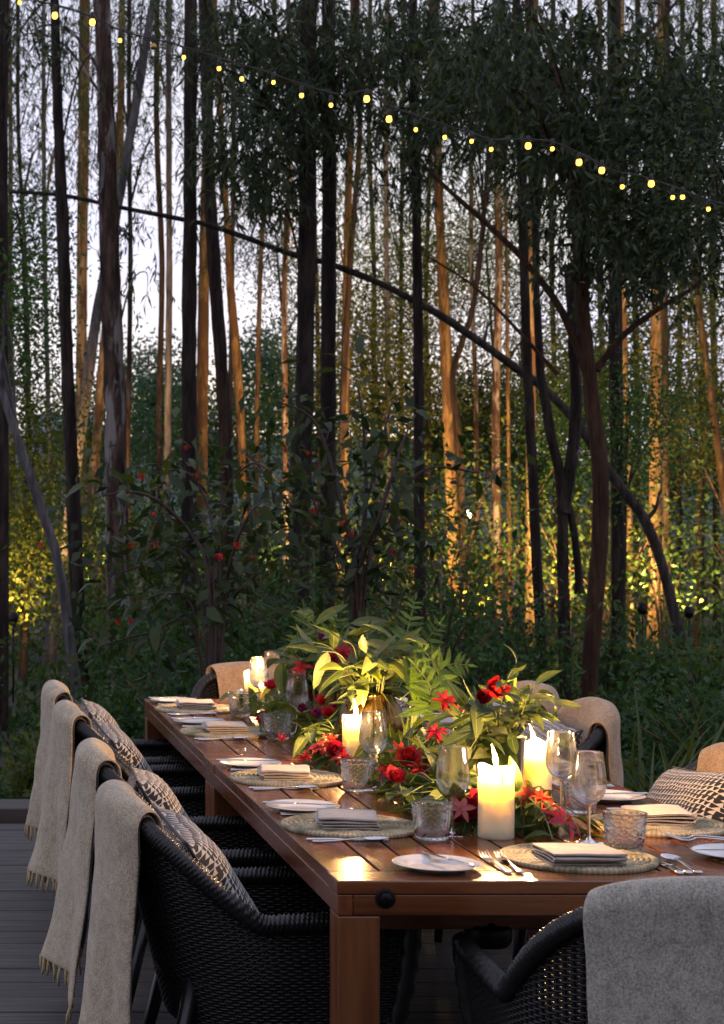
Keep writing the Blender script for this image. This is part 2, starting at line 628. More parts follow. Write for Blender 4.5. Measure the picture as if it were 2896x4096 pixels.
# pressed glass
m, n, l, b = mat_new('pressed_glass')
n.remove(b)
g2 = n.new('ShaderNodeBsdfGlass')
g2.inputs['IOR'].default_value = 1.48
g2.inputs['Roughness'].default_value = 0.02
g2.inputs['Color'].default_value = (0.97, 0.97, 0.96, 1)
trn = n.new('ShaderNodeBsdfTransparent')
trn.inputs['Color'].default_value = (0.93, 0.93, 0.92, 1)
mx = n.new('ShaderNodeMixShader')
mx.inputs[0].default_value = 0.05
l.new(g2.outputs[0], mx.inputs[1])
l.new(trn.outputs[0], mx.inputs[2])
l.new(mx.outputs[0], n['Material Output'].inputs['Surface'])

# wax
m, n, l, b = mat_new('wax')
v = obj_coord(n, l)
t = noise_tex(n, l, 22.0, v, 4.0)
r = ramp(n, [(0.3, (0.87, 0.71, 0.42)), (0.7, (0.90, 0.77, 0.50))])
l.new(t.outputs['Fac'], r.inputs['Fac'])
l.new(r.outputs['Color'], b.inputs['Base Color'])
b.inputs['Roughness'].default_value = 0.45
b.inputs['Subsurface Weight'].default_value = 1.0
b.inputs['Subsurface Radius'].default_value = (1.0, 0.93, 0.72)
b.inputs['Subsurface Scale'].default_value = 0.09
emit('flame', (1.0, 0.55, 0.16), 110.0)
emit('bulb_glow', (1.0, 0.58, 0.07), 4.5)
emit('lamp_glow', (1.0, 0.86, 0.42), 22.0)

m = simple('bronze', (0.20, 0.11, 0.035), 0.22, 1.0, nscale=12, var=0.45)
m = simple('brass_glass', (0.45, 0.30, 0.10), 0.15, 1.0, nscale=14, var=0.3)
simple('house_wall', (0.32, 0.33, 0.38), 0.8, nscale=3)
simple('house_roof', (0.20, 0.22, 0.28), 0.7, nscale=4)
simple('window_glass', (0.03, 0.035, 0.05), 0.1)
simple('cable_black', (0.01, 0.009, 0.008), 0.5)
simple('hill_green', (0.06, 0.09, 0.075), 0.95, nscale=0.05)
m, n, l, b = mat_new('forest_floor')
tc = n.new('ShaderNodeTexCoord')
t = noise_tex(n, l, 0.7, tc.outputs['Object'], 8.0, 0.65)
r = ramp(n, [(0.3, (0.018, 0.022, 0.010)), (0.5, (0.035, 0.032, 0.016)), (0.7, (0.05, 0.055, 0.02))])
l.new(t.outputs['Fac'], r.inputs['Fac'])
l.new(r.outputs['Color'], b.inputs['Base Color'])
b.inputs['Roughness'].default_value = 0.95
add_bump(n, l, b, t.outputs['Fac'], 1.0, 0.2)
M = MATS

# ------------------------------------------------------------------ ground, hill, deck
GZ = -0.32


def ground_z(x, y):
    return GZ + 0.10 * mnoise.noise(Vector((x * 0.35, y * 0.35, 0.0)))


gx = np.concatenate([np.linspace(-90, -12, 9), np.linspace(-8, 30, 78), np.linspace(36, 120, 9)])
gy = np.concatenate([np.linspace(-40, 6, 6), np.linspace(9, 60, 104), np.linspace(70, 175, 9)])
V = [(x, y, ground_z(x, y) if 9 <= y <= 60 and -8 <= x <= 30 else GZ) for x in gx for y in gy]
ground = obj('ground', make_mesh('ground', V, grid_faces(len(gx), len(gy))), M['forest_floor'], kind='structure')

hx = np.linspace(-70, 110, 120)
hy = np.linspace(100, 160, 14)
V = []
for x in hx:
    for j, y in enumerate(hy):
        t = j / 13.0
        hgt = (9.0 + 3 * mnoise.noise(Vector((x * 0.03, 3.1, 0))) + 1.6 * mnoise.noise(Vector((x * 0.11, 1.7, 0)))) * math.sin(min(1.0, t * 1.4) * math.pi / 2)
        V.append((x, y, GZ - 1 + hgt + 0.8 * mnoise.noise(Vector((x * 0.5, y * 0.5, 0)))))
hill = obj('hills', make_mesh('hills', V, grid_faces(90, 14)), M['hill_green'], kind='structure')

deck = bpy.data.objects.new('deck', None)
deck['kind'] = 'structure'
deck.location = (1.2, 6.0, 0.0)
COL.objects.link(deck)
PW, PG = 0.184, 0.007
pm = MB().box(-4.2, 4.2, -PW / 2, PW / 2, -0.028, 0).mesh('plank', False)
y = 1.6
while y < 9.62:
    o = obj('plank', pm, M['deck_wood'], deck, Matrix.Translation((rng.uniform(-0.02, 0.02), y - 6.0, rng.uniform(-0.0015, 0.0015))))
    bevel(o, 0.003, 1)
    y += PW + PG
fm = MB().box(-4.2, 4.2, -0.16, 0.16, -0.14, 0.055).mesh('edge_beam', False)
bevel(obj('edge_beam', fm, M['deck_wood'], deck, Matrix.Translation((0, 9.84 - 6.0, 0))), 0.006)
jm = MB()
for x in np.arange(-4.0, 4.1, 1.0):
    jm.box(x - 0.03, x + 0.03, -4.4, 3.66, -0.18, -0.031)
obj('joist_frame', jm.mesh('joist_frame', False), M['dark_gap'], deck)

# ------------------------------------------------------------------ leaf clouds


def leaf_cloud(P, Dn, L, W, curl=0.12):
    """N leaves as folded rhombs: base, sides, tip"""
    n = len(P)
    P = np.asarray(P)
    Dn = Dn / np.linalg.norm(Dn, axis=1, keepdims=True)
    rv = nrg.normal(size=(n, 3))
    S = np.cross(Dn, rv)
    S /= np.linalg.norm(S, axis=1, keepdims=True)
    N = np.cross(S, Dn)
    L = L[:, None]
    W = W[:, None]
    mid = P + Dn * L * 0.42
    V = np.empty((n, 4, 3), dtype=np.float32)
    V[:, 0] = P
    V[:, 1] = mid + S * W * 0.5 + N * L * curl * 0.5
    V[:, 2] = P + Dn * L - N * L * curl
    V[:, 3] = mid - S * W * 0.5 + N * L * curl * 0.5
    return V.reshape(-1, 3)


def cloud_mesh(name, V):
    F = np.arange(len(V), dtype=np.int32).reshape(-1, 4)
    return make_mesh(name, V, F, smooth=False)


def gum_clusters(centres, per, leaf=0.12, width=0.017, size=0.30):
    """hanging sprays: drooping twigs carrying narrow sickle leaves round each centre"""
    C = np.asarray(centres, dtype=float)
    per_t = 11
    nt = max(3, int(round(per / per_t)))
    T = np.repeat(C, nt, axis=0)
    m_ = len(T)
    start = T + nrg.normal(size=(m_, 3)) * np.array([size, size, size * 0.8]) * 0.6
    td = nrg.normal(size=(m_, 3)) * np.array([0.55, 0.55, 0.25]) + np.array([0, 0, -0.8])
    td /= np.linalg.norm(td, axis=1, keepdims=True)
    tl = size * nrg.uniform(0.7, 1.7, m_)
    tw = leaf_cloud(start, td.copy(), tl, np.full(m_, 0.006), 0.03)
    S = np.repeat(start, per_t, axis=0)
    TD = np.repeat(td, per_t, axis=0)
    TL = np.repeat(tl, per_t)
    n = len(S)
    u = nrg.uniform(0.1, 1.05, n)
    P = S + TD * (TL * u)[:, None]
    Dn = TD * 0.5 + nrg.normal(size=(n, 3)) * 0.45 + np.array([0, 0, -0.45])
    L = leaf * nrg.uniform(0.55, 1.5, n)
    return np.concatenate([tw, leaf_cloud(P, Dn, L, width * nrg.uniform(0.7, 1.5, n))])


def broad_clusters(centres, per, leaf=0.08, width=0.045, size=0.25):
    C = np.repeat(np.asarray(centres, dtype=float), per, axis=0)
    n = len(C)
    off = nrg.normal(size=(n, 3)) * size * 0.55
    Dn = nrg.normal(size=(n, 3)) + np.array([0, 0, -0.25])
    L = leaf * nrg.uniform(0.6, 1.35, n)
    return leaf_cloud(C + off, Dn, L, width * nrg.uniform(0.7, 1.3, n))


SKY_GAPS = [(285, 95, 348, 300), (384, 120, 414, 300), (300, 300, 408, 440), (505, 600, 560, 720), (585, 590, 640, 720), (300, 660, 350, 760), (380, 560, 405, 740)]


def in_gap(x, y):
    return any(a <= x <= c and b <= y <= d for a, b, c, d in SKY_GAPS)


def region_centres(cx, cy, rx, ry, dist, depth, n):
    out = []
    k = 0
    while len(out) < n and k < n * 20:
        k += 1
        a, b = rng.uniform(-1, 1), rng.uniform(-1, 1)
        if a * a + b * b > 1:
            continue
        x, y = cx + a * rx, cy + b * ry
        if in_gap(x, y):
            continue
        out.append(tuple(D(x, y, dist + rng.uniform(-depth, depth))))
    return out


def trunk_mesh(name, pts, r0, r1, sides=12, lump=0.06, step=10):
    sp = smooth_pts(pts, step)
    n = len(sp)
    rad = []
    for i, p in enumerate(sp):
        t = i / (n - 1)
        rad.append((r0 + (r1 - r0) * t) * (1 + lump * mnoise.noise(Vector((p.x * 3, p.y * 3, p.z * 1.1))) * 2 + lump * 1.5 * max(0, mnoise.noise(Vector((p.x, p.y, p.z * 4.3))) - 0.25)) * (1 + 0.35 * max(0, 1 - t * 12)))
    V, F = tube_vf(sp, rad, sides, False)
    V = [v + Vector((mnoise.noise(v * 4.0), mnoise.noise(v * 4.0 + Vector((9, 0, 0))), 0)) * r0 * lump * 1.6 + Vector((mnoise.noise(Vector((v.x * 22, v.y * 22, v.z * 5))), mnoise.noise(Vector((v.x * 22 + 5, v.y * 22, v.z * 5))), 0)) * r0 * 0.09 for v in V]
    return make_mesh(name, V, F)


def build_tree(name, label, group, px, dist, w, mat, crown=None, leafm='gum_leaf', kind='gum', top=13.0, per=46, leaf=0.12, width=0.017, size=0.34, extra=None, limbs=6):
    """px: trunk line in picture points from the lowest one up; w: trunk width there and at its top"""
    pts = [D(x, y, dist) for x, y in px]
    dirn = (pts[0] - pts[1])
    dirn = dirn / max(abs(dirn.z), 1e-3)
    gz = ground_z(pts[0].x, dist) - 0.12
    if pts[0].z > gz + 0.05:
        k = pts[0].z - gz
        pts = [pts[0] + Vector((max(-0.25, min(0.25, dirn.x)) * k, 0, -k))] + pts
    if top and pts[-1].z < top:
        up = (pts[-1] - pts[-2])
        up = up / max(abs(up.z), 1e-3)
        k = top - pts[-1].z
        pts = pts + [pts[-1] + Vector((max(-0.12, min(0.12, up.x)) * k, 0, k))]
    s = dist / 4119.0
    base = Vector((pts[0].x, pts[0].y, pts[0].z))
    t = thing(name, label, 'tree', base, 0, group)
    loc = [p - base for p in pts]
    z_lo, z_hi = D(*px[0], dist).z, D(*px[-1], dist).z
    sl_ = (w[1] - w[0]) / max(0.5, z_hi - z_lo) if top else 0.0
    wa = w[0] - sl_ * (z_lo - pts[0].z) * 0.5
    wb = max(w[1] * 0.6, w[1] + sl_ * (pts[-1].z - z_hi)) if top else w[1]
    obj('trunk', trunk_mesh('trunk', loc, wa * s / 2, wb * s / 2), M[mat], t)
    cen = list(crown or [])
    if cen:
        cl = [tuple(Vector(c) - base) for c in cen]
        f = gum_clusters if kind == 'gum' else broad_clusters
        V = f(cl, per, leaf, width, size)
        obj('crown', cloud_mesh('crown', V), M[leafm], t)
        for c in cl[::max(1, len(cl) // max(limbs, 1))]:
            c = Vector(c)
            # limb from the trunk, a little below the spray
            j = min(range(len(loc)), key=lambda i: abs(loc[i].z - (c.z - 0.9)))
            a = loc[j].copy()
            if 0 < j < len(loc) - 1 or True:
                jj = min(j + 1, len(loc) - 1)
                if loc[jj].z != loc[j].z:
                    q = max(0, min(1, (c.z - 0.9 - loc[j].z) / (loc[jj].z - loc[j].z)))
                    a = loc[j].lerp(loc[jj], q)
            mid = a.lerp(c, 0.5) + Vector((0, 0, 0.22 + 0.1 * rng.random()))
            r_ = max(0.008, min(0.03, (c - a).length * 0.012))
            obj('branch', MB().tube(smooth_pts([a, mid, c, c + Vector((0, 0, -0.25))], 4), [r_ * (1 - 0.07 * i) for i in range(13)], 5).mesh('branch'), M[mat if mat != 'bark_pale' else 'bark_grey'], t)
    if extra:
        for e in extra:
            ep, er = e
            obj('branch', trunk_mesh('branch', [D(x, y, dist) - base for x, y in ep], er[0] * s / 2, er[1] * s / 2, 7), M[mat], t)
    return t


def rand_centres(x0, x1, y0, y1, dist, depth, n):
    out = []
    while len(out) < n:
        x, y = rng.uniform(x0, x1), rng.uniform(y0, y1)
        if in_gap(x, y):
            continue
        out.append(tuple(D(x, y, dist + rng.uniform(-depth, depth))))
    return out


RC = region_centres
LANDM = [(60, 'the grey leaning sapling'), (170, 'the dark trunk by the sapling'), (262, 'the patchy thick gum'), (424, 'the trunk above the flowering bush'), (505, 'the gently curving dark trunk'), (700, 'the dark twin trunks'), (940, 'the slim dark trunk over the ferns'),
         (1036, 'the thin crooked tree by the lamp'), (1195, 'the slanting dark trunk'), (1262, 'the sinuous forked trunk'), (1335, 'the reddish spreading tree'), (1470, 'the stout orange-lit trunk'), (1600, 'the tall grass clumps')]


def landmark(xd):
    return min(LANDM, key=lambda q: abs(q[0] - xd))[1]


DARK = 'dark slender trees of the near forest'
# the big patchy trunk
big = build_tree('gum_tree', 'thickest gum tree with patchy peeling grey and brown bark', None, [(268, 1460), (262, 1150), (258, 900), (246, 600), (240, 300), (228, 0)], 18.2, (58, 46), 'bark_patchy',
           RC(300, 560, 45, 70, 19, 0.8, 5) + RC(60, 60, 60, 90, 19.5, 1, 4), 'gum_leaf_dark')
for k in range(26):
    # strips of bark peeling off the big trunk
    yd = rng.uniform(40, 1250)
    xd = np.interp(yd, [0, 300, 600, 900, 1150, 1460], [228, 240, 246, 258, 262, 268])
    an = rng.uniform(math.pi, 2 * math.pi)
    rad_ = 0.118
    c_ = D(xd, yd, 18.2) - big.location
    ln_, wd_ = rng.uniform(0.25, 0.7), rng.uniform(0.018, 0.045)
    V = []
    for i in range(6):
        q = i / 5
        for j in (-1, 1):
            a2 = an + j * wd_ / rad_ * 0.5 * (1 - 0.5 * q)
            rr_ = rad_ + 0.004 + 0.05 * q ** 2.2 * (k % 3 == 0) + 0.012 * q
            V.append(c_ + Vector((math.cos(a2) * rr_, math.sin(a2) * rr_, -ln_ * q)))
    obj('bark_strip', make_mesh('bark_strip', V, [(2 * i, 2 * i + 1, 2 * i + 3, 2 * i + 2) for i in range(5)]), M[['bark_grey', 'bark_brown', 'bark_tan'][k % 3]], big)
# dark front trunks with their own crowns
build_tree('gum_tree', 'dark straight gum trunk just before the patchy thick one', None, [(180, 1480), (165, 1150), (150, 800), (140, 500), (128, 200), (122, 0)], 18.5, (36, 27), 'bark_dark',
           RC(150, 60, 80, 90, 18.5, 1, 5), 'gum_leaf_dark')
build_tree('gum_tree', 'dark trunk rising behind the flowering bush beside the pale leaning limb', None, [(424, 1500), (423, 1150), (424, 800), (426, 400), (428, 0)], 18.3, (40, 33), 'bark_dark',
           RC(470, 60, 60, 80, 19, 1, 8), 'gum_leaf_dark')
build_tree('gum_tree', 'dark trunk curving gently beside a lit orange one', None, [(512, 1400), (508, 1080), (498, 850), (482, 620), (470, 420), (462, 150), (458, 0)], 21, (32, 28), 'bark_dark',
           RC(500, 120, 50, 120, 21, 1, 8), 'gum_leaf_dark')
build_tree('gum_tree', 'heavy dark twin trunk hung with dense leaf sprays, the thicker of two', None, [(668, 1480), (676, 1150), (684, 800), (690, 400), (692, 0)], 17.5, (44, 40), 'bark_dark',
           RC(590, 250, 110, 200, 17.5, 1.2, 50) + RC(545, 70, 70, 80, 17.5, 1, 14), 'gum_leaf_dark', per=88, leaf=0.125, width=0.021, size=0.28, limbs=14)
build_tree('gum_tree', 'dark twin trunk with leafy crown, the thinner of two standing close', None, [(732, 1480), (735, 1150), (736, 800), (738, 400), (736, 0)], 17.8, (38, 34), 'bark_dark',
           RC(770, 140, 120, 190, 18, 1.2, 46) + RC(690, 60, 60, 90, 18, 1, 12), 'gum_leaf_dark', per=77, leaf=0.125, width=0.020, size=0.28, limbs=12)
build_tree('gum_tree', 'dark slim trunk rising above the tall fern fronds', None, [(944, 1480), (940, 1150), (938, 800), (934, 500), (928, 150), (926, 0)], 18.5, (28, 22), 'bark_dark',
           RC(960, 110, 130, 140, 18.5, 1.2, 44) + RC(915, 330, 70, 90, 18.5, 1, 14), 'gum_leaf_dark', per=77, leaf=0.125, width=0.020, size=0.28, limbs=12)
build_tree('gum_tree', 'dark trunk slanting past a lit orange one', None, [(1218, 1530), (1200, 1200), (1186, 900), (1178, 700), (1170, 420), (1160, 100)], 17, (24, 21), 'bark_dark',
           RC(1130, 120, 110, 130, 17, 1.2, 34), 'gum_leaf_dark', per=77, leaf=0.125, width=0.020, size=0.28, limbs=10)
build_tree('gum_tree', 'sinuous dark trunk forking low behind the slanting one', None, [(1268, 1560), (1262, 1300), (1258, 1100), (1232, 960), (1212, 830), (1204, 680), (1200, 500)], 17.5, (30, 22), 'bark_dark',
           RC(1240, 330, 90, 110, 17.5, 1, 20), 'gum_leaf_dark', per=50, leaf=0.12, width=0.02,
           extra=[([(1300, 1330), (1288, 1200), (1262, 1080)], (20, 14)), ([(1262, 1150), (1290, 950), (1285, 760), (1275, 600)], (30, 22))])
build_tree('broadleaf_tree', 'reddish brown spreading tree with forked limbs and heavy dark crown', None, [(1312, 1640), (1330, 1400), (1345, 1200), (1346, 1050), (1328, 900), (1312, 760), (1300, 600), (1290, 400), (1280, 250)], 14.5, (42, 26), 'bark_brown',
           RC(1250, 150, 330, 150, 14.5, 1.4, 62) + RC(1400, 500, 170, 115, 14.5, 1.2, 34) + RC(1290, 330, 130, 90, 14.5, 1.2, 16) + RC(1500, 250, 90, 110, 14.3, 1, 14), 'gum_leaf_dark', per=99, leaf=0.105, width=0.024, size=0.26, limbs=18, top=None,
           extra=[([(1318, 840), (1260, 700), (1180, 590), (1100, 510), (1010, 430), (950, 370)], (20, 7)), ([(1336, 830), (1400, 750), (1480, 690), (1560, 640), (1640, 560)], (17, 7)),
                  ([(1250, 840), (1160, 740), (1060, 640), (950, 570)], (10, 4)), ([(1300, 420), (1350, 250), (1420, 120), (1520, 0)], (16, 6)), ([(1290, 420), (1230, 300), (1190, 150), (1180, 0)], (16, 8))])
build_tree('gum_tree', 'stout dark trunk beyond the reddish spreading tree', None, [(1385, 1330), (1383, 1100), (1380, 800), (1378, 400), (1376, 0)], 20, (32, 30), 'bark_dark',
           RC(1420, 330, 60, 60, 20, 1, 5), 'gum_leaf_dark')
build_tree('gum_tree', 'dark trunk standing farthest along beside the grey leaning sapling', None, [(6, 1500), (6, 1150), (4, 700), (2, 300), (4, 0)], 16, (26, 30), 'bark_dark',
           RC(30, 40, 40, 60, 16, 1, 4), 'gum_leaf_dark')
build_tree('gum_tree', 'thin crooked dark tree leaning beside the mounted lamp', None, [(1042, 1440), (1036, 1200), (1030, 1000), (1015, 850), (1035, 770), (1060, 690), (1082, 520), (1095, 350)], 23, (19, 14), 'bark_dark',
           RC(1085, 330, 60, 90, 23, 1, 10), 'gum_leaf')
build_tree('leaning_tree', 'long bare trunk arching across the whole forest from low roots', None,
           [(1536, 1480), (1490, 1290), (1446, 1168), (1378, 1074), (1300, 958), (1230, 880), (1150, 820), (1080, 770), (1000, 715), (930, 675), (840, 630), (740, 592), (670, 575), (570, 540), (480, 508), (400, 490), (270, 465), (140, 438), (20, 430)],
           18.8, (25, 8), 'bark_arch', None, 'gum_leaf_dark', top=None,
           extra=[([(1302, 962), (1320, 920), (1322, 880)], (11, 5)), ([(1085, 774), (1092, 735), (1110, 715)], (8, 3)), ([(842, 632), (838, 600), (826, 575)], (7, 2)), ([(1442, 1172), (1470, 1140), (1478, 1100)], (12, 4)), ([(560, 537), (575, 500), (600, 480)], (5, 2)), ([(690, 580), (680, 615), (690, 640)], (5, 2))])
build_tree('leaning_tree', 'smooth grey sapling leaning over beside the deck', None, [(165, 1500), (132, 1270), (96, 1150), (45, 1000), (6, 880), (-30, 760)], 15, (26, 16), 'bark_grey',
           RC(-10, 700, 50, 80, 15, 0.8, 8), 'broad_leaf', kind='broad', leaf=0.07, width=0.035, top=None,
           extra=[([(46, 1000), (28, 900), (14, 820)], (10, 5))])
build_tree('gum_tree', 'pale grey trunk leaning steeply behind the patchy gum', None, [(190, 900), (215, 720), (262, 470), (300, 260), (330, 80), (345, 0)], 24, (26, 18), 'bark_grey',
           RC(350, 20, 40, 60, 24, 1, 4), 'gum_leaf', top=None)

# trunks that the floodlights pick out
LIT = 'pale gum trunks lit orange'
lit = [([(182, 900), (184, 600), (187, 300), (190, 0)], 29, (24, 26)), ([(216, 1000), (240, 700), (266, 400), (274, 0)], 27.5, (24, 16)),
       ([(452, 1040), (456, 700), (462, 400), (470, 180)], 27, (28, 24)), ([(574, 1120), (578, 850), (584, 600), (596, 380)], 25.5, (13, 11)),
       ([(773, 930), (776, 700), (782, 400), (790, 100)], 27, (20, 17)), ([(1004, 900), (996, 700), (984, 450), (978, 200)], 26, (27, 22)),
       ([(1143, 1440), (1141, 1150), (1138, 850), (1134, 500)], 25, (11, 9)), ([(1189, 1330), (1190, 900), (1192, 500), (1196, 200)], 24, (25, 20)),
       ([(1413, 1290), (1406, 1000), (1400, 700), (1398, 400)], 26, (14, 11)), ([(1468, 1080), (1470, 800), (1474, 500), (1480, 200)], 25, (27, 22)),
       ([(544, 1020), (530, 800), (515, 620), (505, 440)], 28, (24, 18)), ([(1612, 1020), (1590, 850), (1562, 650), (1545, 520)], 22, (16, 13))]
for i, (px, dist, w) in enumerate(lit):
    x0 = px[-1][0]
    build_tree('gum_tree', '%s pale trunk lit orange beside ' % ('thick' if w[0] > 20 else 'slim') + landmark(px[0][0]), LIT, px, dist, w, 'bark_pale' if i in (0, 1, 7, 8, 9) else 'bark_tan',
               rand_centres(x0 - 70, x0 + 70, -60, 560 if x0 > 430 else 380, dist, 1.2, 16), 'gum_leaf', per=60, size=0.5, leaf=0.10, width=0.014, limbs=4)

# thin far trunks
FAR = 'thin far gum trees'
far = [(40, 60, 26, 11), (98, 108, 27, 12), (352, 362, 27, 15), (378, 372, 26, 17), (646, 640, 27, 15), (800, 772, 26, 16), (868, 872, 31, 13), (905, 900, 33, 10), (1112, 1116, 25, 20),
       (1060, 1064, 32, 11), (1240, 1246, 33, 13), (1345, 1350, 31, 14), (1430, 1424, 30, 15), (1496, 1492, 24, 17), (1530, 1524, 33, 13), (1600, 1606, 30, 16),
       (965, 958, 34, 11), (520, 516, 33, 12), (700, 716, 32, 12), (20, 28, 32, 12), (290, 288, 24, 13), (1658, 1650, 26, 20), (1720, 1700, 28, 18), (-60, -50, 24, 20), (1300, 1292, 36, 14), (830, 838, 36, 12), (1570, 1576, 36, 14), (1185, 1170, 36, 12)]
for i, (xt, xb, dist, w) in enumerate(far):
    cr = rand_centres(xt - 85, xt + 85, -80, 600 if xt > 430 else 420, dist, 1.5, 32 if xt > 430 else 26)
    build_tree('gum_tree', 'thin far gum tree with sparse drooping leaves behind ' + landmark(xb), FAR,
               [(xb, 1250), (xb + rng.uniform(-6, 6), 950), ((xb + xt) / 2 + rng.uniform(-8, 8), 600), (xt + rng.uniform(-6, 6), 300), (xt, 0)], dist, (w, w * 0.8),
               rng.choice(['bark_dark', 'bark_patchy', 'bark_grey', 'bark_dark']), cr, 'gum_leaf', per=64, size=0.62, leaf=0.105, width=0.015, limbs=4)

# leafy understorey trees: (region list, dist, leaf, label)
mids = [
    ([(50, 560, 60, 110), (70, 700, 70, 110), (40, 830, 60, 110)], 22, 'broad_leaf', 0.10, 0.05, 46, 'dense small-leaved tree behind the top of the grey leaning sapling', None, (60, 1100)),
    ([(50, 1010, 70, 110), (80, 1150, 80, 100), (30, 1260, 60, 90)], 21, 'shrub_leaf_lit', 0.10, 0.05, 50, 'lit yellow-green understorey tree glowing behind the grey sapling', None, (60, 1300)),
    ([(345, 860, 55, 90), (330, 960, 60, 90), (380, 930, 50, 80)], 46, 'haze_tinted_leaf', 0.20, 0.11, 60, 'hazy blue-green round tree seen between trunks across the clearing', None, (345, 1060)),
    ([(610, 830, 60, 60), (590, 900, 80, 70)], 48, 'haze_tinted_leaf', 0.20, 0.11, 46, 'hazy round tree below the bright sky gap', None, (600, 1040)),
    ([(1130, 900, 90, 70), (1090, 960, 80, 60)], 34, 'gum_leaf', 0.14, 0.06, 60, 'small rounded tree under the arching bare trunk', None, (1110, 1100)),
    ([(830, 760, 110, 120), (880, 880, 100, 90)], 31, 'gum_leaf_golden_lit', 0.13, 0.06, 60, 'golden-lit tree between twin trunks and slim dark trunk', None, (850, 1100)),
    ([(1560, 780, 100, 150), (1600, 950, 90, 110)], 27, 'gum_leaf_golden_lit', 0.12, 0.055, 70, 'golden-lit tree beyond the stout lit trunk', None, (1570, 1100)),
    ([(1350, 760, 120, 130), (1300, 860, 100, 90)], 28, 'gum_leaf', 0.12, 0.055, 60, 'loose green tree behind the reddish spreading tree', None, (1330, 1100)),
    ([(1420, 930, 110, 70), (1330, 990, 90, 60)], 20.5, 'broad_leaf', 0.08, 0.045, 40, 'dark leafy sapling behind the arching trunk', None, (1400, 1150)),
    ([(1590, 330, 70, 150), (1560, 450, 80, 90)], 13.5, 'gum_leaf_dark', 0.10, 0.034, 44, 'dark overhanging tree at the grassy side of the table', None, (1700, 1000)),
    ([(950, 560, 150, 90), (1010, 660, 130, 90), (900, 690, 120, 80)], 33, 'gum_leaf_golden_lit', 0.12, 0.045, 66, 'airy golden-lit tree filling the gap under the arching trunk', None, (960, 1100)),
    ([(1090, 560, 110, 100), (1150, 700, 110, 100)], 34, 'gum_leaf', 0.12, 0.045, 50, 'airy green tree behind the thin crooked tree', None, (1110, 1100)),
    ([(620, 560, 90, 70), (660, 660, 90, 60)], 35, 'gum_leaf', 0.12, 0.04, 26, 'airy green tree behind the dark twin trunks', None, (650, 1100)),
    ([(690, 900, 90, 90), (760, 960, 90, 70)], 36, 'broad_leaf', 0.13, 0.07, 44, 'dim green tree far behind the twin trunks', None, (720, 1100)),
    ([(960, 1000, 90, 80), (1000, 930, 70, 70)], 35, 'broad_leaf', 0.13, 0.07, 44, 'dim green tree far behind the slim dark trunk', None, (980, 1110)),
    ([(500, 960, 90, 80), (440, 1010, 90, 70)], 38, 'broad_leaf', 0.14, 0.075, 50, 'dim green tree far behind the curving trunk', None, (480, 1110)),
    ([(170, 1000, 90, 90), (230, 960, 70, 90)], 36, 'broad_leaf', 0.14, 0.075, 44, 'dim green tree far behind the patchy gum', None, (200, 1120)),
    ([(1230, 960, 90, 90), (1190, 1040, 80, 70)], 36, 'broad_leaf', 0.13, 0.07, 46, 'dim green tree far behind the slanting trunk', None, (1210, 1120)),
    ([(1480, 960, 100, 110), (1530, 1060, 90, 80)], 35, 'broad_leaf', 0.13, 0.07, 46, 'dim green tree far behind the stout lit trunk', None, (1500, 1120)),
]
for regs, dist, lm, lf, wd, nc, label, grp, (bx, by) in mids:
    cr = []
    for (cx, cy, rx, ry) in regs:
        cr += RC(cx, cy, rx, ry, dist, 1.5, max(6, nc // len(regs)))
    build_tree('broadleaf_tree', label, grp, [(bx, by), (bx + 4, by - 150), (regs[0][0], regs[0][1])], dist, (14, 5), 'bark_dark', cr, lm, 'broad', None, 150 if dist < 40 else 130, lf * 0.68, wd * 0.62, 0.55 if dist < 30 else 0.8, None, 8)

# ------------------------------------------------------------------ shrubs of the undergrowth
SHR = 'leafy shrubs of the undergrowth'


def shrub(x, y, h, wdt, lm, n, leaf, name='shrub', label='leafy green shrub in the undergrowth between the trunks', grp=SHR):
    gz = ground_z(x, y) - 0.03
    t = thing(name, label, 'shrub', (x, y, gz), 0, grp)
    ns = rng.randint(5, 8)
    mb = MB()
    tips = []
    for k in range(ns):
        a = rng.uniform(0, 2 * math.pi)
        rr = wdt * rng.uniform(0.2, 1.0)
        tip = Vector((math.cos(a) * rr, math.sin(a) * rr, h * rng.uniform(0.65, 1.05)))
        mid = tip * 0.5 + Vector((-tip.x * 0.2, -tip.y * 0.2, h * 0.12))
        mb.tube(smooth_pts([(0, 0, 0), mid, tip], 3), [0.012, 0.011, 0.01, 0.009, 0.008, 0.006, 0.004], 4)
        for q in range(5):
            u = rng.uniform(0.25, 1.0)
            tips.append(mid.lerp(tip, (u - 0.4) / 0.6) if u > 0.4 else Vector((0, 0, 0)).lerp(mid, u / 0.4))
    obj('stem', mb.mesh('stem'), M['stem_brown'], t)
    V = broad_clusters([tuple(p) for p in tips], max(4, n // len(tips)), leaf, leaf * 0.45, wdt * 0.55)
    V[:, 2] = np.maximum(V[:, 2], 0.01)
    obj('foliage', cloud_mesh('foliage', V), M[lm], t)
    return t


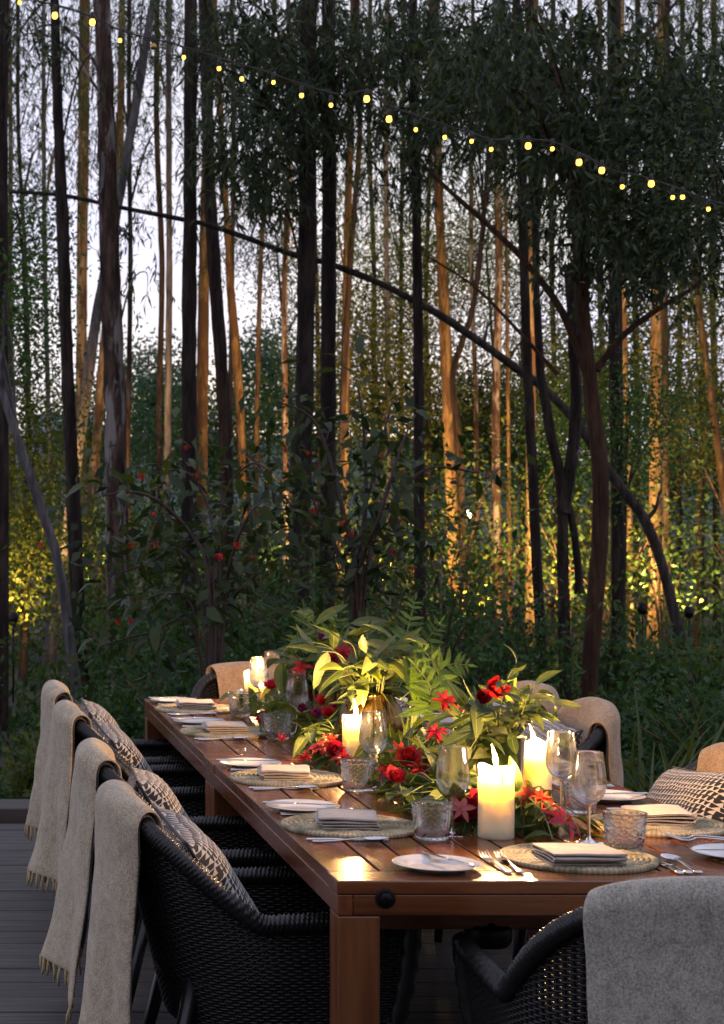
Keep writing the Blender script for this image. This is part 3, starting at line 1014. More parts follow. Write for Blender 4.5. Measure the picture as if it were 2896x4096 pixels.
k = 0
while k < 150:
    y = 11.0 + 31.0 * rng.random() ** 1.25
    x = rng.uniform(-0.10 * y, 0.52 * y)
    pxd = (x * 4119 / y) - 109
    if y < 14:
        h = rng.uniform(0.5, 0.95)
    elif y < 20:
        h = rng.uniform(0.7, 1.7) if not 1390 < pxd < 1600 else rng.uniform(0.4, 0.75)
    else:
        h = rng.uniform(1.2, 2.9)
    bright = (pxd < 190 and rng.random() < 0.65) or (950 < pxd < 1640 and y > 18 and rng.random() < 0.45)  # shrubs in the lit patches take the lit leaf colour
    shrub(x, y, h, h * rng.uniform(0.45, 0.75), 'shrub_leaf_lit' if bright else 'shrub_leaf', 760 if y < 20 else 700, 0.07 if y < 16 else 0.085,
          label='%s %s shrub %s %s' % ('low' if h < 1.0 else 'tall' if h > 1.9 else 'waist-high', 'yellow-lit green' if bright else 'dark green', 'in front of' if y < 16 else 'behind', landmark(pxd)))
    k += 1
V = []
n = 26000
yy = 10.2 + 30 * nrg.random(n) ** 1.3
xx = nrg.uniform(-0.12, 0.55, n) * yy
P = np.stack([xx, yy, np.array([ground_z(a, c) for a, c in zip(xx, yy)])], 1)
Dn = nrg.normal(size=(n, 3)) * 0.7 + np.array([0, 0, 0.7])
V = leaf_cloud(P, Dn, nrg.uniform(0.08, 0.22, n), nrg.uniform(0.02, 0.06, n))
o = obj('ground_cover', cloud_mesh('ground_cover', V), M['shrub_leaf'], kind='stuff')
o['label'] = 'low leafy ground cover over the forest floor'

# a distant lodge
t = thing('lodge_house', 'bluish far lodge with low roof glimpsed between trunks', 'house', D(150, 1010, 52))
hs = 52 / 4119.0
obj('wall', MB().box(-75 * hs, 75 * hs, 0, 3.5, -2.0, 40 * hs).mesh('wall', False), M['house_wall'], t)
rm = MB()
rm.add([(-85 * hs, -0.4, 40 * hs), (85 * hs, -0.4, 40 * hs), (85 * hs, 1.7, 90 * hs), (-85 * hs, 1.7, 90 * hs), (-85 * hs, 3.9, 40 * hs), (85 * hs, 3.9, 40 * hs)], [(0, 1, 2, 3), (3, 2, 5, 4), (0, 3, 4), (1, 5, 2), (0, 4, 5, 1)])
obj('roof', rm.mesh('roof', False), M['house_roof'], t)
for xw in (-45, 5, 50):
    obj('window', MB().box((xw - 9) * hs, (xw + 9) * hs, -0.03, 0.02, 6 * hs, 30 * hs).mesh('window', False), M['window_glass'], t)

# ------------------------------------------------------------------ garden floodlights
FL = 'small garden floodlights hidden in the undergrowth'


def floodlight(loc, target, energy, size=70, visible_label=None, col=(1.0, 0.54, 0.18), radius=0.05):
    loc = Vector(loc)
    t = thing('garden_floodlight', visible_label or 'small black garden floodlight on a spike in the undergrowth', 'floodlight', loc, 0, None if visible_label else FL)
    d = (Vector(target) - loc).normalized()
    q = d.to_track_quat('Z', 'Y').to_matrix().to_4x4()
    hb = MB().lathe([(0.0, -0.10), (0.045, -0.10), (0.055, -0.02), (0.06, 0.0), (0.052, 0.0), (0.048, -0.015)], 12)
    obj('housing', hb.mesh('housing'), M['black_iron'], t, q)
    lens = MB().lathe([(0.0, -0.013), (0.047, -0.014)], 12)
    obj('lens', lens.mesh('lens'), M['lamp_glow'], t, q)
    obj('spike', MB().tube([(0, 0, -0.05), (0, 0, -1.0)], [0.014, 0.010], 6).mesh('spike'), M['black_iron'], t)
    ld = bpy.data.lights.new('flood', 'SPOT')
    ld.energy = energy
    ld.color = col
    ld.spot_size = R(size)
    ld.spot_blend = 0.8
    ld.shadow_soft_size = radius
    lo = bpy.data.objects.new('flood', ld)
    COL.objects.link(lo)
    lo.parent = t
    lo.matrix_basis = Matrix.Translation(d * 0.03) @ (-d).to_track_quat('Z', 'Y').to_matrix().to_4x4()
    return t


def flood_at(xd, dist, txd, tz, tdist, energy, size=70):
    x = (xd + 109) * dist / 4119.0
    floodlight((x, dist, ground_z(x, dist) + 0.9), ((txd + 109) * tdist / 4119.0, tdist, tz), energy, size)


flood_at(196, 22.5, 190, 6.0, 29, 1700, 60)
flood_at(30, 19.2, 50, 2.2, 22.5, 430, 110)
flood_at(470, 23.0, 458, 6.0, 27, 700, 55)
flood_at(600, 22.5, 578, 5.0, 26, 500, 50)
flood_at(800, 23.0, 776, 5.0, 27, 600, 55)
flood_at(970, 21.5, 998, 6.0, 26, 520, 55)
flood_at(1160, 20.0, 1190, 5.0, 24.5, 600, 65)
flood_at(1440, 20.5, 1466, 6.0, 25, 900, 60)
flood_at(1545, 20.0, 1570, 5.0, 26, 650, 100)
flood_at(1235, 22.0, 1260, 4.0, 27, 900, 110)
flood_at(880, 24.5, 850, 4.5, 31, 2600, 110)
flood_at(1060, 21.0, 1085, 1.8, 25, 600, 120)
flood_at(1380, 22.5, 1340, 4.0, 28, 1700, 110)
lp = D(1053, 1152, 22.7)
fl_ = floodlight(lp, lp + Vector((0.6, -0.7, 0.25)), 220, 150, 'glowing lamp fixed beside the thin crooked tree', (1.0, 0.8, 0.3))
obj('post', MB().tube([(0, 0.02, -0.08), (0, 0.05, -1.0), (0, 0.05, GZ - lp.z - 0.2)], 0.018, 8).mesh('post'), M['black_iron'], fl_)

# ------------------------------------------------------------------ unseen lodge block behind the viewer, added to keep frontal sky light off
t = thing('unseen_lodge_blocker', 'unseen dark lodge block added behind the viewer to shade the deck', 'house', (2.0, -4.0, GZ))
obj('wall', MB().box(-13, 13, -5, 0, 0, 3.4).mesh('wall', False), M['bark_brown'], t)
obj('roof', MB().add([(-14, 1.0, 3.3), (14, 1.0, 3.3), (14, -3, 5.2), (-14, -3, 5.2), (-14, -6, 3.3), (14, -6, 3.3)], [(0, 1, 2, 3), (3, 2, 5, 4), (0, 3, 4), (1, 5, 2), (0, 4, 5, 1)]).mesh('roof', False), M['house_roof'], t)
for xw in (-8, -3, 3, 8):
    obj('window', MB().box(xw - 1.2, xw + 1.2, -0.02, 0.03, 0.6, 2.8).mesh('window', False), M['window_glass'], t)


# ------------------------------------------------------------------ leaf, petal and fern shapes


def blade_mesh(name, nu=9, nv=5, width=0.36, fold=0.25, droop=0.25, twist=0.0, wave=0.0, power=0.8, tip=1.6):
    """leaf of length 1 along +x, lying in xy, midrib folded, tip drooping"""
    V, uv = [], []
    for i in range(nu):
        t = i / (nu - 1)
        w = width * 0.5 * (math.sin(math.pi * t ** power) ** 0.85) * (1 - 0.15 * t) if 0 < t < 1 else 0.0
        w = max(w, 0.004)
        a = droop * t
        cx, cz = (math.sin(a) / droop if droop else t), (-(1 - math.cos(a)) / droop if droop else 0)
        tw = twist * t
        for j in range(nv):
            s = -1 + 2 * j / (nv - 1)
            yy, zz = s * w, abs(s) * w * fold + wave * w * math.sin(t * 9 + s * 2)
            V.append((cx - zz * math.sin(a) * 0.0, yy * math.cos(tw) - zz * math.sin(tw), cz + yy * math.sin(tw) + zz * math.cos(tw)))
            uv.append((t, (s + 1) / 2))
    return make_mesh(name, V, grid_faces(nu, nv), True, uv)


def frame_m(loc, d, up, sc=1.0):
    d = Vector(d).normalized()
    up = Vector(up)
    y = up.cross(d)
    if y.length < 1e-4:
        y = Vector((0, 1, 0)).cross(d)
    y.normalize()
    z = d.cross(y)
    if not hasattr(sc, '__len__'):
        sc = (sc, sc, sc)
    m = Matrix.Identity(4)
    for i in range(3):
        m[i][0], m[i][1], m[i][2], m[i][3] = d[i] * sc[0], y[i] * sc[1], z[i] * sc[2], loc[i]
    return m


LEAFV = {}
for mn in ('sprig_leaf_green', 'sprig_leaf_sage', 'sprig_leaf_deep'):
    LEAFV[mn] = []
    for i, (wd, fo, dr, tw, wv) in enumerate([(0.36, 0.25, 0.5, 0.2, 0.05), (0.40, 0.4, 0.9, -0.3, 0.08), (0.32, 0.2, 0.2, 0.5, 0.1), (0.44, 0.3, 1.3, 0.1, 0.06), (0.38, 0.55, 0.7, -0.7, 0.1), (0.34, 0.15, -0.5, 0.3, 0.06)]):
        me = blade_mesh('leaf', 10, 5, wd, fo, dr, tw, wv)
        me.materials.append(M[mn])
        LEAFV[mn].append(me)
BUSHL = []
for (wd, fo, dr, tw, wv) in [(0.40, 0.2, 0.6, 0.2, 0.05), (0.36, 0.3, 1.0, -0.2, 0.08), (0.44, 0.2, 0.3, 0.3, 0.05)]:
    me = blade_mesh('leaf', 6, 3, wd, fo, dr, tw, wv)
    me.materials.append(M['bush_leaf'])
    BUSHL.append(me)

# ------------------------------------------------------------------ flowering bush behind the table
FLW = {}


def petals_mesh(mn, width, fold, droop, wave=0.05, nu=6, nv=3):
    key = (mn, width, droop)
    if key not in FLW:
        me = blade_mesh('petal', nu, nv, width, fold, droop, 0.0, wave)
        me.materials.append(M[mn])
        FLW[key] = me
    return FLW[key]


def bush(label, cx, dist, stems, nleaf, lsize, extra=1500, flowers=()):
    base = Vector(((cx + 109) * dist / 4119.0, dist, 0))
    base.z = ground_z(base.x, dist) - 0.05
    t = thing('flowering_bush', label, 'bush', base)
    nodes = []
    for (px, w) in stems:
        pts = smooth_pts([Vector((0, 0, 0))] + [D(x, y, dist + dy) - base for x, y, dy in px], 5)
        n = len(pts)
        obj('stem', MB().tube(pts, [w * (1 - 0.75 * i / n) for i in range(n)], 6).mesh('stem'), M['stem_red'], t)
        for i in range(int(n * 0.25), n):
            nodes.append((pts[i], (pts[i] - pts[i - 1]).normalized(), i / n))
    for k in range(nleaf):
        p, d, u = rng.choice(nodes)
        side = Vector((rng.gauss(0, 1), rng.gauss(0, 1), rng.gauss(0, 0.5)))
        dd = (d * 0.3 + side.normalized() * 0.9 + Vector((0, 0, -0.25))).normalized()
        off = side.normalized() * rng.uniform(0, 0.22) + Vector((0, 0, rng.gauss(0, 0.08)))
        s = lsize * rng.uniform(0.6, 1.25)
        obj('leaf', rng.choice(BUSHL), None, t, frame_m(p + off, dd, Vector((rng.gauss(0, 0.3), rng.gauss(0, 0.3), 1)), s))
    cs = [tuple(p + Vector((rng.gauss(0, 0.16), rng.gauss(0, 0.2) + 0.15, rng.gauss(0, 0.14)))) for p, d, u in rng.sample(nodes, min(len(nodes), 60))]
    V = broad_clusters(cs, extra // len(cs), lsize * 0.85, lsize * 0.36, 0.3)
    obj('foliage', cloud_mesh('foliage', V), M['gum_leaf_dark'], t, kind='stuff')
    return t


bush('tall dark bush with red blossoms behind the far table end', 480, 11.2,
     [([(470, 1330, 0), (430, 1200, 0.2), (330, 1110, 0.1), (230, 1110, 0)], 0.022), ([(500, 1400, 0), (520, 1250, -0.2), (560, 1150, -0.3), (600, 1120, -0.2)], 0.018),
      ([(455, 1350, 0.2), (400, 1230, 0.4), (340, 1260, 0.5), (250, 1290, 0.4)], 0.016), ([(480, 1330, 0), (470, 1150, 0.3), (420, 1060, 0.4), (350, 1060, 0.4)], 0.016),
      ([(490, 1300, 0.1), (500, 1120, 0.3), (560, 1040, 0.2), (610, 1060, 0.1)], 0.016), ([(440, 1400, -0.2), (370, 1330, -0.3), (290, 1370, -0.3)], 0.014),
      ([(500, 1400, 0), (560, 1300, 0.2), (600, 1240, 0.3)], 0.014), ([(440, 1420, 0.2), (330, 1420, 0.3), (220, 1450, 0.2)], 0.014)], 270, 0.14, 450)
bush('tall dark bush with drooping red fuchsia blossoms beside the twin trunks', 800, 12.0,
     [([(800, 1330, 0), (770, 1150, 0), (730, 1000, 0.1), (690, 930, 0.1), (620, 900, 0)], 0.022), ([(810, 1300, 0), (820, 1100, 0.2), (815, 960, 0.2), (800, 850, 0.2)], 0.022),
      ([(820, 1300, 0), (880, 1130, 0.2), (960, 1050, 0.3), (1070, 1060, 0.3)], 0.02), ([(800, 1340, 0), (720, 1200, 0.2), (650, 1130, 0.3), (560, 1020, 0.4)], 0.018),
      ([(805, 1320, 0), (850, 1160, -0.2), (900, 1000, -0.2), (930, 930, -0.1)], 0.018), ([(810, 1350, 0), (880, 1250, 0.1), (930, 1200, 0.2)], 0.016),
      ([(790, 1350, 0), (750, 1230, 0), (700, 1100, 0), (740, 960, 0)], 0.016), ([(800, 1300, 0.1), (840, 1050, 0.1), (880, 900, 0.1)], 0.016)], 270, 0.14, 450)


def blossom(name, label, cat, loc, kind, size, up=(0, 0, 1), group=None):
    """flower with separate petals; kinds: rose, star, cluster, lily, cup"""
    t = thing(name, label, cat, loc, 0, group)
    up = Vector(up).normalized()
    q = up.to_track_quat('Z', 'Y').to_matrix().to_4x4()

    def pet(mn, a, el, s, width, fold, droop, wave=0.1, off=0.0, rz=0.0):
        d = Vector((math.cos(a) * math.cos(el), math.sin(a) * math.cos(el), math.sin(el)))
        u = Vector((-math.cos(a) * math.sin(el), -math.sin(a) * math.sin(el), math.cos(el))) + Vector((0, 0, rz))
        obj('petal', petals_mesh(mn, width, fold, droop, wave), None, t, q @ frame_m(Vector((0, 0, off)) + d * 0.04 * s, d, u, s))
    if kind == 'rose':
        for ring, (n, el, s) in enumerate([(6, 0.25, 1.0), (5, 0.75, 0.85), (5, 1.1, 0.7), (4, 1.38, 0.55)]):
            for k in range(n):
                pet(group_mat, 2 * math.pi * (k + 0.37 * ring) / n + rng.gauss(0, 0.12), el + rng.gauss(0, 0.08), size * s * rng.uniform(0.9, 1.1), 0.95, 0.35, -0.9, 0.12)
    elif kind == 'star':
        for ring, (n, el, s) in enumerate([(8, 0.15, 1.0), (7, 0.6, 0.95), (5, 1.05, 0.8)]):
            for k in range(n):
                pet(group_mat, 2 * math.pi * (k + 0.5 * ring) / n + rng.gauss(0, 0.15), el + rng.gauss(0, 0.12), size * s * rng.uniform(0.8, 1.1), 0.30, 0.35, 0.5 + rng.random() * 0.6)
    elif kind == 'cluster':
        for k in range(26):
            z = rng.uniform(-0.2, 1.0)
            pet(group_mat, rng.uniform(0, 6.28), math.asin(z), size * rng.uniform(0.7, 1.05), 0.22, 0.6, 0.6)
    elif kind == 'lily':
        for k in range(6):
            pet(group_mat, 2 * math.pi * k / 6 + rng.gauss(0, 0.15), rng.uniform(-0.2, 0.5), size * rng.uniform(0.8, 1.15), 0.42, 0.45, 0.8, 0.15)
        for k in range(4):
            pet(group_mat, rng.uniform(0, 6.28), 1.1, size * 0.5, 0.12, 0.3, 0.2)
    elif kind == 'cup':
        for ring, (n, el, s) in enumerate([(5, 0.5, 1.0), (4, 0.95, 0.85)]):
            for k in range(n):
                pet(group_mat, 2 * math.pi * (k + 0.5 * ring) / n, el + rng.gauss(0, 0.1), size * s, 0.75, 0.5, -1.0, 0.15)
    elif kind == 'fuchsia':
        for k in range(9):
            pet(group_mat, rng.uniform(0, 6.28), rng.uniform(-1.4, -0.2), size * rng.uniform(0.6, 1.1), 0.28, 0.5, 0.5)
    return t


group_mat = 'petal_red'
BF = 'red blossoms hanging in the bushes'
for (x, y, dist) in [(440, 945 + 115, 11.1), (345, 1148, 11.0), (420, 998, 11.3), (530, 1215, 10.9), (345, 1212, 11.1), (292, 1215, 11.2), (90, 1215, 12.5), (492, 1240, 10.9), (565, 1245, 11.0), (295, 1385, 11.1), (262, 1388, 11.1), (318, 1060, 11.2),
                     (640, 1000, 11.9), (770, 1165, 11.8), (705, 1140, 11.9), (790, 1190, 11.8), (900, 1165, 11.9), (925, 1270, 11.9), (1128, 1085, 12.2), (1095, 1060, 12.2), (880, 1230, 12), (690, 1010, 12.0)]:
    blossom('red_blossom', 'small red blossom hanging among dark bush leaves', 'flower', D(x, y, dist), 'fuchsia', rng.uniform(0.035, 0.055), group=BF)
group_mat = 'petal_lilac'
for (x, y) in [(960, 1218), (990, 1252), (1034, 1215), (1300, 1010), (1148, 1308), (1098, 1278)]:
    blossom('lilac_blossom', 'pale lilac wild blossom in the undergrowth', 'flower', D(x, y, 17.0), 'fuchsia', 0.06, up=(0, -1, 1), group='pale lilac wild blossoms')

# ------------------------------------------------------------------ fern plants and tall grass by the deck


def fern_blade(name, n=12, width=0.32, curve=0.8):
    """one flat pinnate blade along +x with separate leaflets"""
    V, F = [], []
    k = 0
    for i in range(n):
        t = (i + 0.6) / n
        a = curve * t
        cx, cz = math.sin(a) / curve, -(1 - math.cos(a)) / curve
        w = width * math.sin(math.pi * min(1, 0.12 + t * 0.9)) ** 0.8 * (1.05 - t * 0.75)
        bw = 0.9 / n
        for s in (-1, 1):
            V += [(cx - bw * 0.5, 0, cz), (cx + bw * 0.5, 0, cz), (cx + bw * 0.9 + w * 0.22, s * w * 0.75, cz - w * 0.08), (cx + w * 0.34, s * w, cz - w * 0.14), (cx - bw * 0.3 + w * 0.18, s * w * 0.6, cz - w * 0.04)]
            F.append((k, k + 1, k + 2, k + 3, k + 4) if s > 0 else (k + 4, k + 3, k + 2, k + 1, k))
            k += 5
    T, G = tube_vf([(math.sin(curve * q) / curve, 0, -(1 - math.cos(curve * q)) / curve) for q in np.linspace(0, 1, 6)], [0.008] * 5 + [0.003], 4, False)
    V += [tuple(v) for v in T]
    F += [tuple(i + k for i in f) for f in G]
    return make_mesh(name, V, F, False)


frond_me = fern_blade('frond', 22, 0.28, 1.1)
frond_me.materials.append(M['fern_leaf'])
for (x, y, dist, s) in [(600, 1600, 10.6, 0.75), (150, 1590, 10.8, 0.7), (260, 1620, 10.7, 0.8), (40, 1640, 10.9, 0.7), (330, 1570, 11.2, 0.8), (420, 1560, 11.6, 0.7), (1480, 1640, 10.9, 0.7), (1180, 1600, 11.5, 0.7), (1330, 1600, 11.5, 0.7), (1590, 1600, 11.6, 0.8), (90, 1560, 12, 0.8), (1010, 1560, 12.5, 0.8)]:
    b0 = D(x, y, dist)
    b0.z = ground_z(b0.x, dist) - 0.02
    t = thing('fern_plant', 'low arching fern plant growing beyond the deck edge', 'fern', b0, 0, 'ferns beyond the deck edge')
    for k in range(9):
        a = 2 * math.pi * k / 9 + rng.gauss(0, 0.2)
        e = rng.uniform(0.5, 1.1)
        d = Vector((math.cos(a) * math.cos(e), math.sin(a) * math.cos(e), math.sin(e)))
        obj('frond', frond_me, None, t, frame_m((0, 0, 0), d, (-d.x, -d.y, 1.2), s * rng.uniform(0.75, 1.1)))
blade_g = blade_mesh('blade', 8, 3, 0.035, 0.3, 0.9, 0.4, 0.0, 0.5)
blade_g.materials.append(M['grass_leaf'])
b0 = D(1478, 1760, 9.9)
for (x, dist, nb) in [(1475, 10.6, 16), (1520, 11.0, 12), (1560, 10.8, 10), (1440, 11.2, 9), (1610, 11.2, 9)]:
    b0 = D(x, 1700, dist)
    b0.z = ground_z(b0.x, dist)
    t = thing('tall_grass', 'clump of tall strappy grass blades beside the table', 'grass', b0, 0, 'tall grass clumps beside the table')
    for k in range(nb):
        a = rng.uniform(0, 6.28)
        e = rng.uniform(1.15, 1.5)
        d = Vector((math.cos(a) * math.cos(e), math.sin(a) * math.cos(e), math.sin(e)))
        obj('blade', blade_g, None, t, frame_m((rng.gauss(0, 0.06), rng.gauss(0, 0.06), 0), d, (-d.x, -d.y, 0.2), rng.uniform(0.6, 1.15)))

# ------------------------------------------------------------------ tables
TX0, TX1, TZ = 0.880, 2.070, 0.760
TW = TX1 - TX0


def box_obj(name, dims, mat, parent, loc, bw=0.003):
    me = MB().box(-dims[0] / 2, dims[0] / 2, -dims[1] / 2, dims[1] / 2, -dims[2] / 2, dims[2] / 2).mesh(name, False)
    o = obj(name, me, M[mat], parent, Matrix.Translation(loc))
    return bevel(o, bw)


def make_table(label, y0, y1):
    L = y1 - y0
    cx, cy = (TX0 + TX1) / 2, (y0 + y1) / 2
    t = thing('dining_table', label, 'table', (cx, cy, 0), 0, None)
    th, bb = 0.031, 0.118
    zc = TZ - th / 2
    xs = [-TW / 2] + [(1.21 + 0.1135 * k) * 0.83 - cx for k in range(11)] + [TW / 2]
    for a, c in zip(xs[:-1], xs[1:]):
        box_obj('top_plank', (c - a - 0.0075, L - 2 * bb - 0.004, th), 'table_plank_wood', t, ((a + c) / 2 + 0.0001, 0, zc + rng.uniform(-0.0006, 0.0006)), 0.002)
    for s in (-1, 1):
        box_obj('end_plank', (TW, bb, th), 'table_cross_wood', t, (0, s * (L / 2 - bb / 2), zc), 0.003)
    box_obj('sub_top', (TW - 0.10, L - 0.10, 0.012), 'dark_gap', t, (0, 0, TZ - th - 0.0075), 0.001)
    ah = 0.047
    za = TZ - th - ah / 2 - 0.0015
    for s in (-1, 1):
        box_obj('side_apron', (0.034, L - 0.004, ah), 'table_plank_wood', t, (s * (TW / 2 - 0.019), 0, za), 0.002)
        box_obj('end_apron', (TW - 0.075, 0.034, ah), 'table_cross_wood', t, (0, s * (L / 2 - 0.019), za), 0.002)
        box_obj('cross_beam', (TW - 0.25, 0.06, 0.075), 'table_cross_wood', t, (0, s * (L / 2 - 0.26), TZ - 0.125), 0.003)
    for sx in (-1, 1):
        for sy in (-1, 1):
            box_obj('leg', (0.096, 0.096, TZ - th - ah - 0.003), 'table_leg_wood', t, (sx * (TW / 2 - 0.051), sy * (L / 2 - 0.051), (TZ - th - ah - 0.003) / 2), 0.004)
    return t


YA, YB, YC = 4.19, 6.288, 8.385
near_table = make_table('red-brown plank table with iron bolt on its end', YA, YB)
make_table('second red-brown plank table joined on at the far end', YB + 0.003, YC)
near_table.children
for x in (0.990, 1.960):
    bolt = MB().lathe([(0.0, 0.011), (0.0135, 0.011), (0.0150, 0.0095), (0.0152, 0.003)], 6).lathe([(0.014, 0.0032), (0.0205, 0.0030), (0.0228, 0.001), (0.0228, -0.003)], 28)
    o = obj('bolt', bolt.mesh('bolt'), M['black_iron'], near_table, Matrix.Translation((x - near_table.location.x, YA - near_table.location.y - 0.001, 0.7205)) @ Matrix.Rotation(R(90), 4, 'X'))
kn = MB().lathe([(0, 0.10), (0.016, 0.10), (0.016, 0.04), (0.03, 0.04), (0.033, 0.03), (0.052, 0.03), (0.056, 0.02), (0.056, -0.01), (0.046, -0.022), (0, -0.024)], 20)
p = onz(1905, 3735, 0.56)
obj('knob', kn.mesh('knob'), M['black_iron'], near_table, Matrix.Translation((1.30 - near_table.location.x, 4.45 - near_table.location.y, 0.575)))

# ------------------------------------------------------------------ wicker armchairs
# local axes: +x forward to the table, y sideways, origin on the floor under the top of the back
CB, CW, CL = 0.30, 0.305, 0.70          # depth of the curved back, half width, arm front
ZB, ZA, Z0 = 0.83, 0.575, 0.30          # back top, arm height, lower edge


def chair_plan(s):
    """s in -1..1 round the shell from one arm front over the back to the other"""
    sg = -1 if s < 0 else 1
    a = abs(s)
    if a > 0.60:
        t = (a - 0.60) / 0.40
        return CB + (CL - CB) * t, sg * (CW - 0.012 * t)
    th = a / 0.60 * math.pi / 2
    ex = 2.0 / 2.7
    return CB - CB * math.cos(th) ** ex, sg * CW * math.sin(th) ** ex


def sstep(a, b, x):
    t = max(0.0, min(1.0, (x - a) / (b - a)))
    return t * t * (3 - 2 * t)


def rim_z(s):
    u, v = chair_plan(s)
    if u < CB + 0.02:
        k = min(1.0, u / (CB + 0.02))
        return ZB + (ZA - ZB) * (0.75 * k + 0.25 * sstep(0, 1, k)) - 0.0 * k
    return ZA + 0.012 * (u - CB) / (CL - CB)


def shell(s, z):
    u, v = chair_plan(s)
    zr = rim_z(s)
    k = max(0.0, (zr - z) / (ZB - Z0))
    return Vector((u + (0.13 * k if u < CB else 0.13 * k * max(0, 1 - (u - CB) / 0.3)) - (0.03 * k if u > 0.5 else 0), v * (1 - 0.20 * k), z))


def make_chair():
    t = thing('wicker_armchair', 'black wicker armchair', 'chair', (0, 0, 0))
    # dense samples along the plan, even in arc length
    ss = np.linspace(-1, 1, 2001)
    P = np.array([chair_plan(s) for s in ss])
    al = np.concatenate([[0], np.cumsum(np.linalg.norm(np.diff(P, axis=0), axis=1))])
    stake = 0.021
    nst = int(al[-1] / stake)
    s_at = np.interp(np.linspace(0, al[-1], nst * 2 + 1), al, ss)
    V, F = [], []
    row = 0
    z = Z0
    while z < ZB - 0.012:
        prev = None
        for i, s in enumerate(s_at):
            if rim_z(s) < z + 0.004:
                prev = None
                continue
            c = shell(s, z)
            e = shell(min(1, s + 0.01), z) - shell(max(-1, s - 0.01), z)
            nrm = Vector((e.y, -e.x, 0)).normalized()
            amp = 0.0038 * math.cos(math.pi * (i / 2.0) + math.pi * row)
            o = c + nrm * amp
            hh = 0.0036
            b0 = len(V)
            V += [o + Vector((0, 0, -hh)), o + nrm * 0.0026, o + Vector((0, 0, hh)), o - nrm * 0.0026]
            if prev is not None:
                for q in range(4):
                    q2 = (q + 1) % 4
                    F.append((prev + q, b0 + q, b0 + q2, prev + q2))
            prev = b0
        z += 0.0074
        row += 1
    obj('woven_shell', make_mesh('woven_shell', V, F), M['wicker'], t)
    mb = MB()
    for i in range(0, len(s_at), 2):
        s = s_at[i]
        zr = rim_z(s)
        mb.tube([shell(s, Z0 - 0.01), shell(s, (Z0 + zr) / 2), shell(s, zr)], 0.0035, 4, False)
    obj('stake', mb.mesh('stake'), M['wicker_inner'], t)
    # rolled rim with wrapped strands, running down the arm fronts
    path = [Vector((CL - 0.03, -(CW - 0.012) * 0.86, Z0)), Vector((CL - 0.005, -(CW - 0.012) * 0.95, 0.45))] + [Vector((*chair_plan(s), rim_z(s))) for s in np.linspace(-1, 1, 61)] + \
           [Vector((CL - 0.005, (CW - 0.012) * 0.95, 0.45)), Vector((CL - 0.03, (CW - 0.012) * 0.86, Z0))]
    sp = smooth_pts(path, 9)
    V, F = tube_vf(sp, 0.023, 12, True)
    V2 = []
    for i, v in enumerate(V):
        c = sp[i // 12]
        k = i % 12
        tw = math.cos(2 * math.pi * (k * 3 / 12.0) + (i // 12) * 1.9)
        V2.append(c + (v - c) * (1 + 0.17 * tw))
    obj('rim', make_mesh('rim', V2, F), M['wicker'], t)
    # seat
    so = []
    for s in np.linspace(-1, 1, 49):
        q = shell(s, 0.42)
        so.append(Vector((q.x, q.y, 0)) * 0.985)
    V, F = [], []
    for zz in (0.405, 0.43):
        V += [(q.x, q.y, zz) for q in so]
    n = len(so)
    F = [tuple(range(n))[::-1], tuple(n + i for i in range(n))] + [(i, (i + 1) % n, n + (i + 1) % n, n + i) for i in range(n)]
    obj('seat', make_mesh('seat', V, F, False), M['wicker'], t)
    fr = MB()
    zz = Z0
    while zz < 0.42:
        fr.tube([(CL - 0.035, -0.245, zz), (CL - 0.03, 0, zz), (CL - 0.035, 0.245, zz)], 0.0056, 5, False)
        zz += 0.0118
    obj('front_apron', fr.mesh('front_apron'), M['wicker'], t)
    for (a, c) in (((0.17, -0.19), (0.07, -0.25)), ((0.17, 0.19), (0.07, 0.25)), ((CL - 0.06, -0.24), (CL - 0.02, -0.27)), ((CL - 0.06, 0.24), (CL - 0.02, 0.27))):
        obj('leg', MB().tube([(a[0], a[1], 0.42), (c[0], c[1], 0.0)], [0.021, 0.015], 10).mesh('leg'), M['chair_leg_black'], t)
    return t


chair0 = make_chair()
chair_used = [False]
G_CH = 'black wicker armchairs round the table'


def place_chair(label, loc, rz):
    c = chair0 if not chair_used[0] else copy_tree(chair0)
    chair_used[0] = True
    c.location = loc
    c.rotation_euler = (0, 0, rz)
    c['label'] = label
    c['group'] = G_CH
    return c


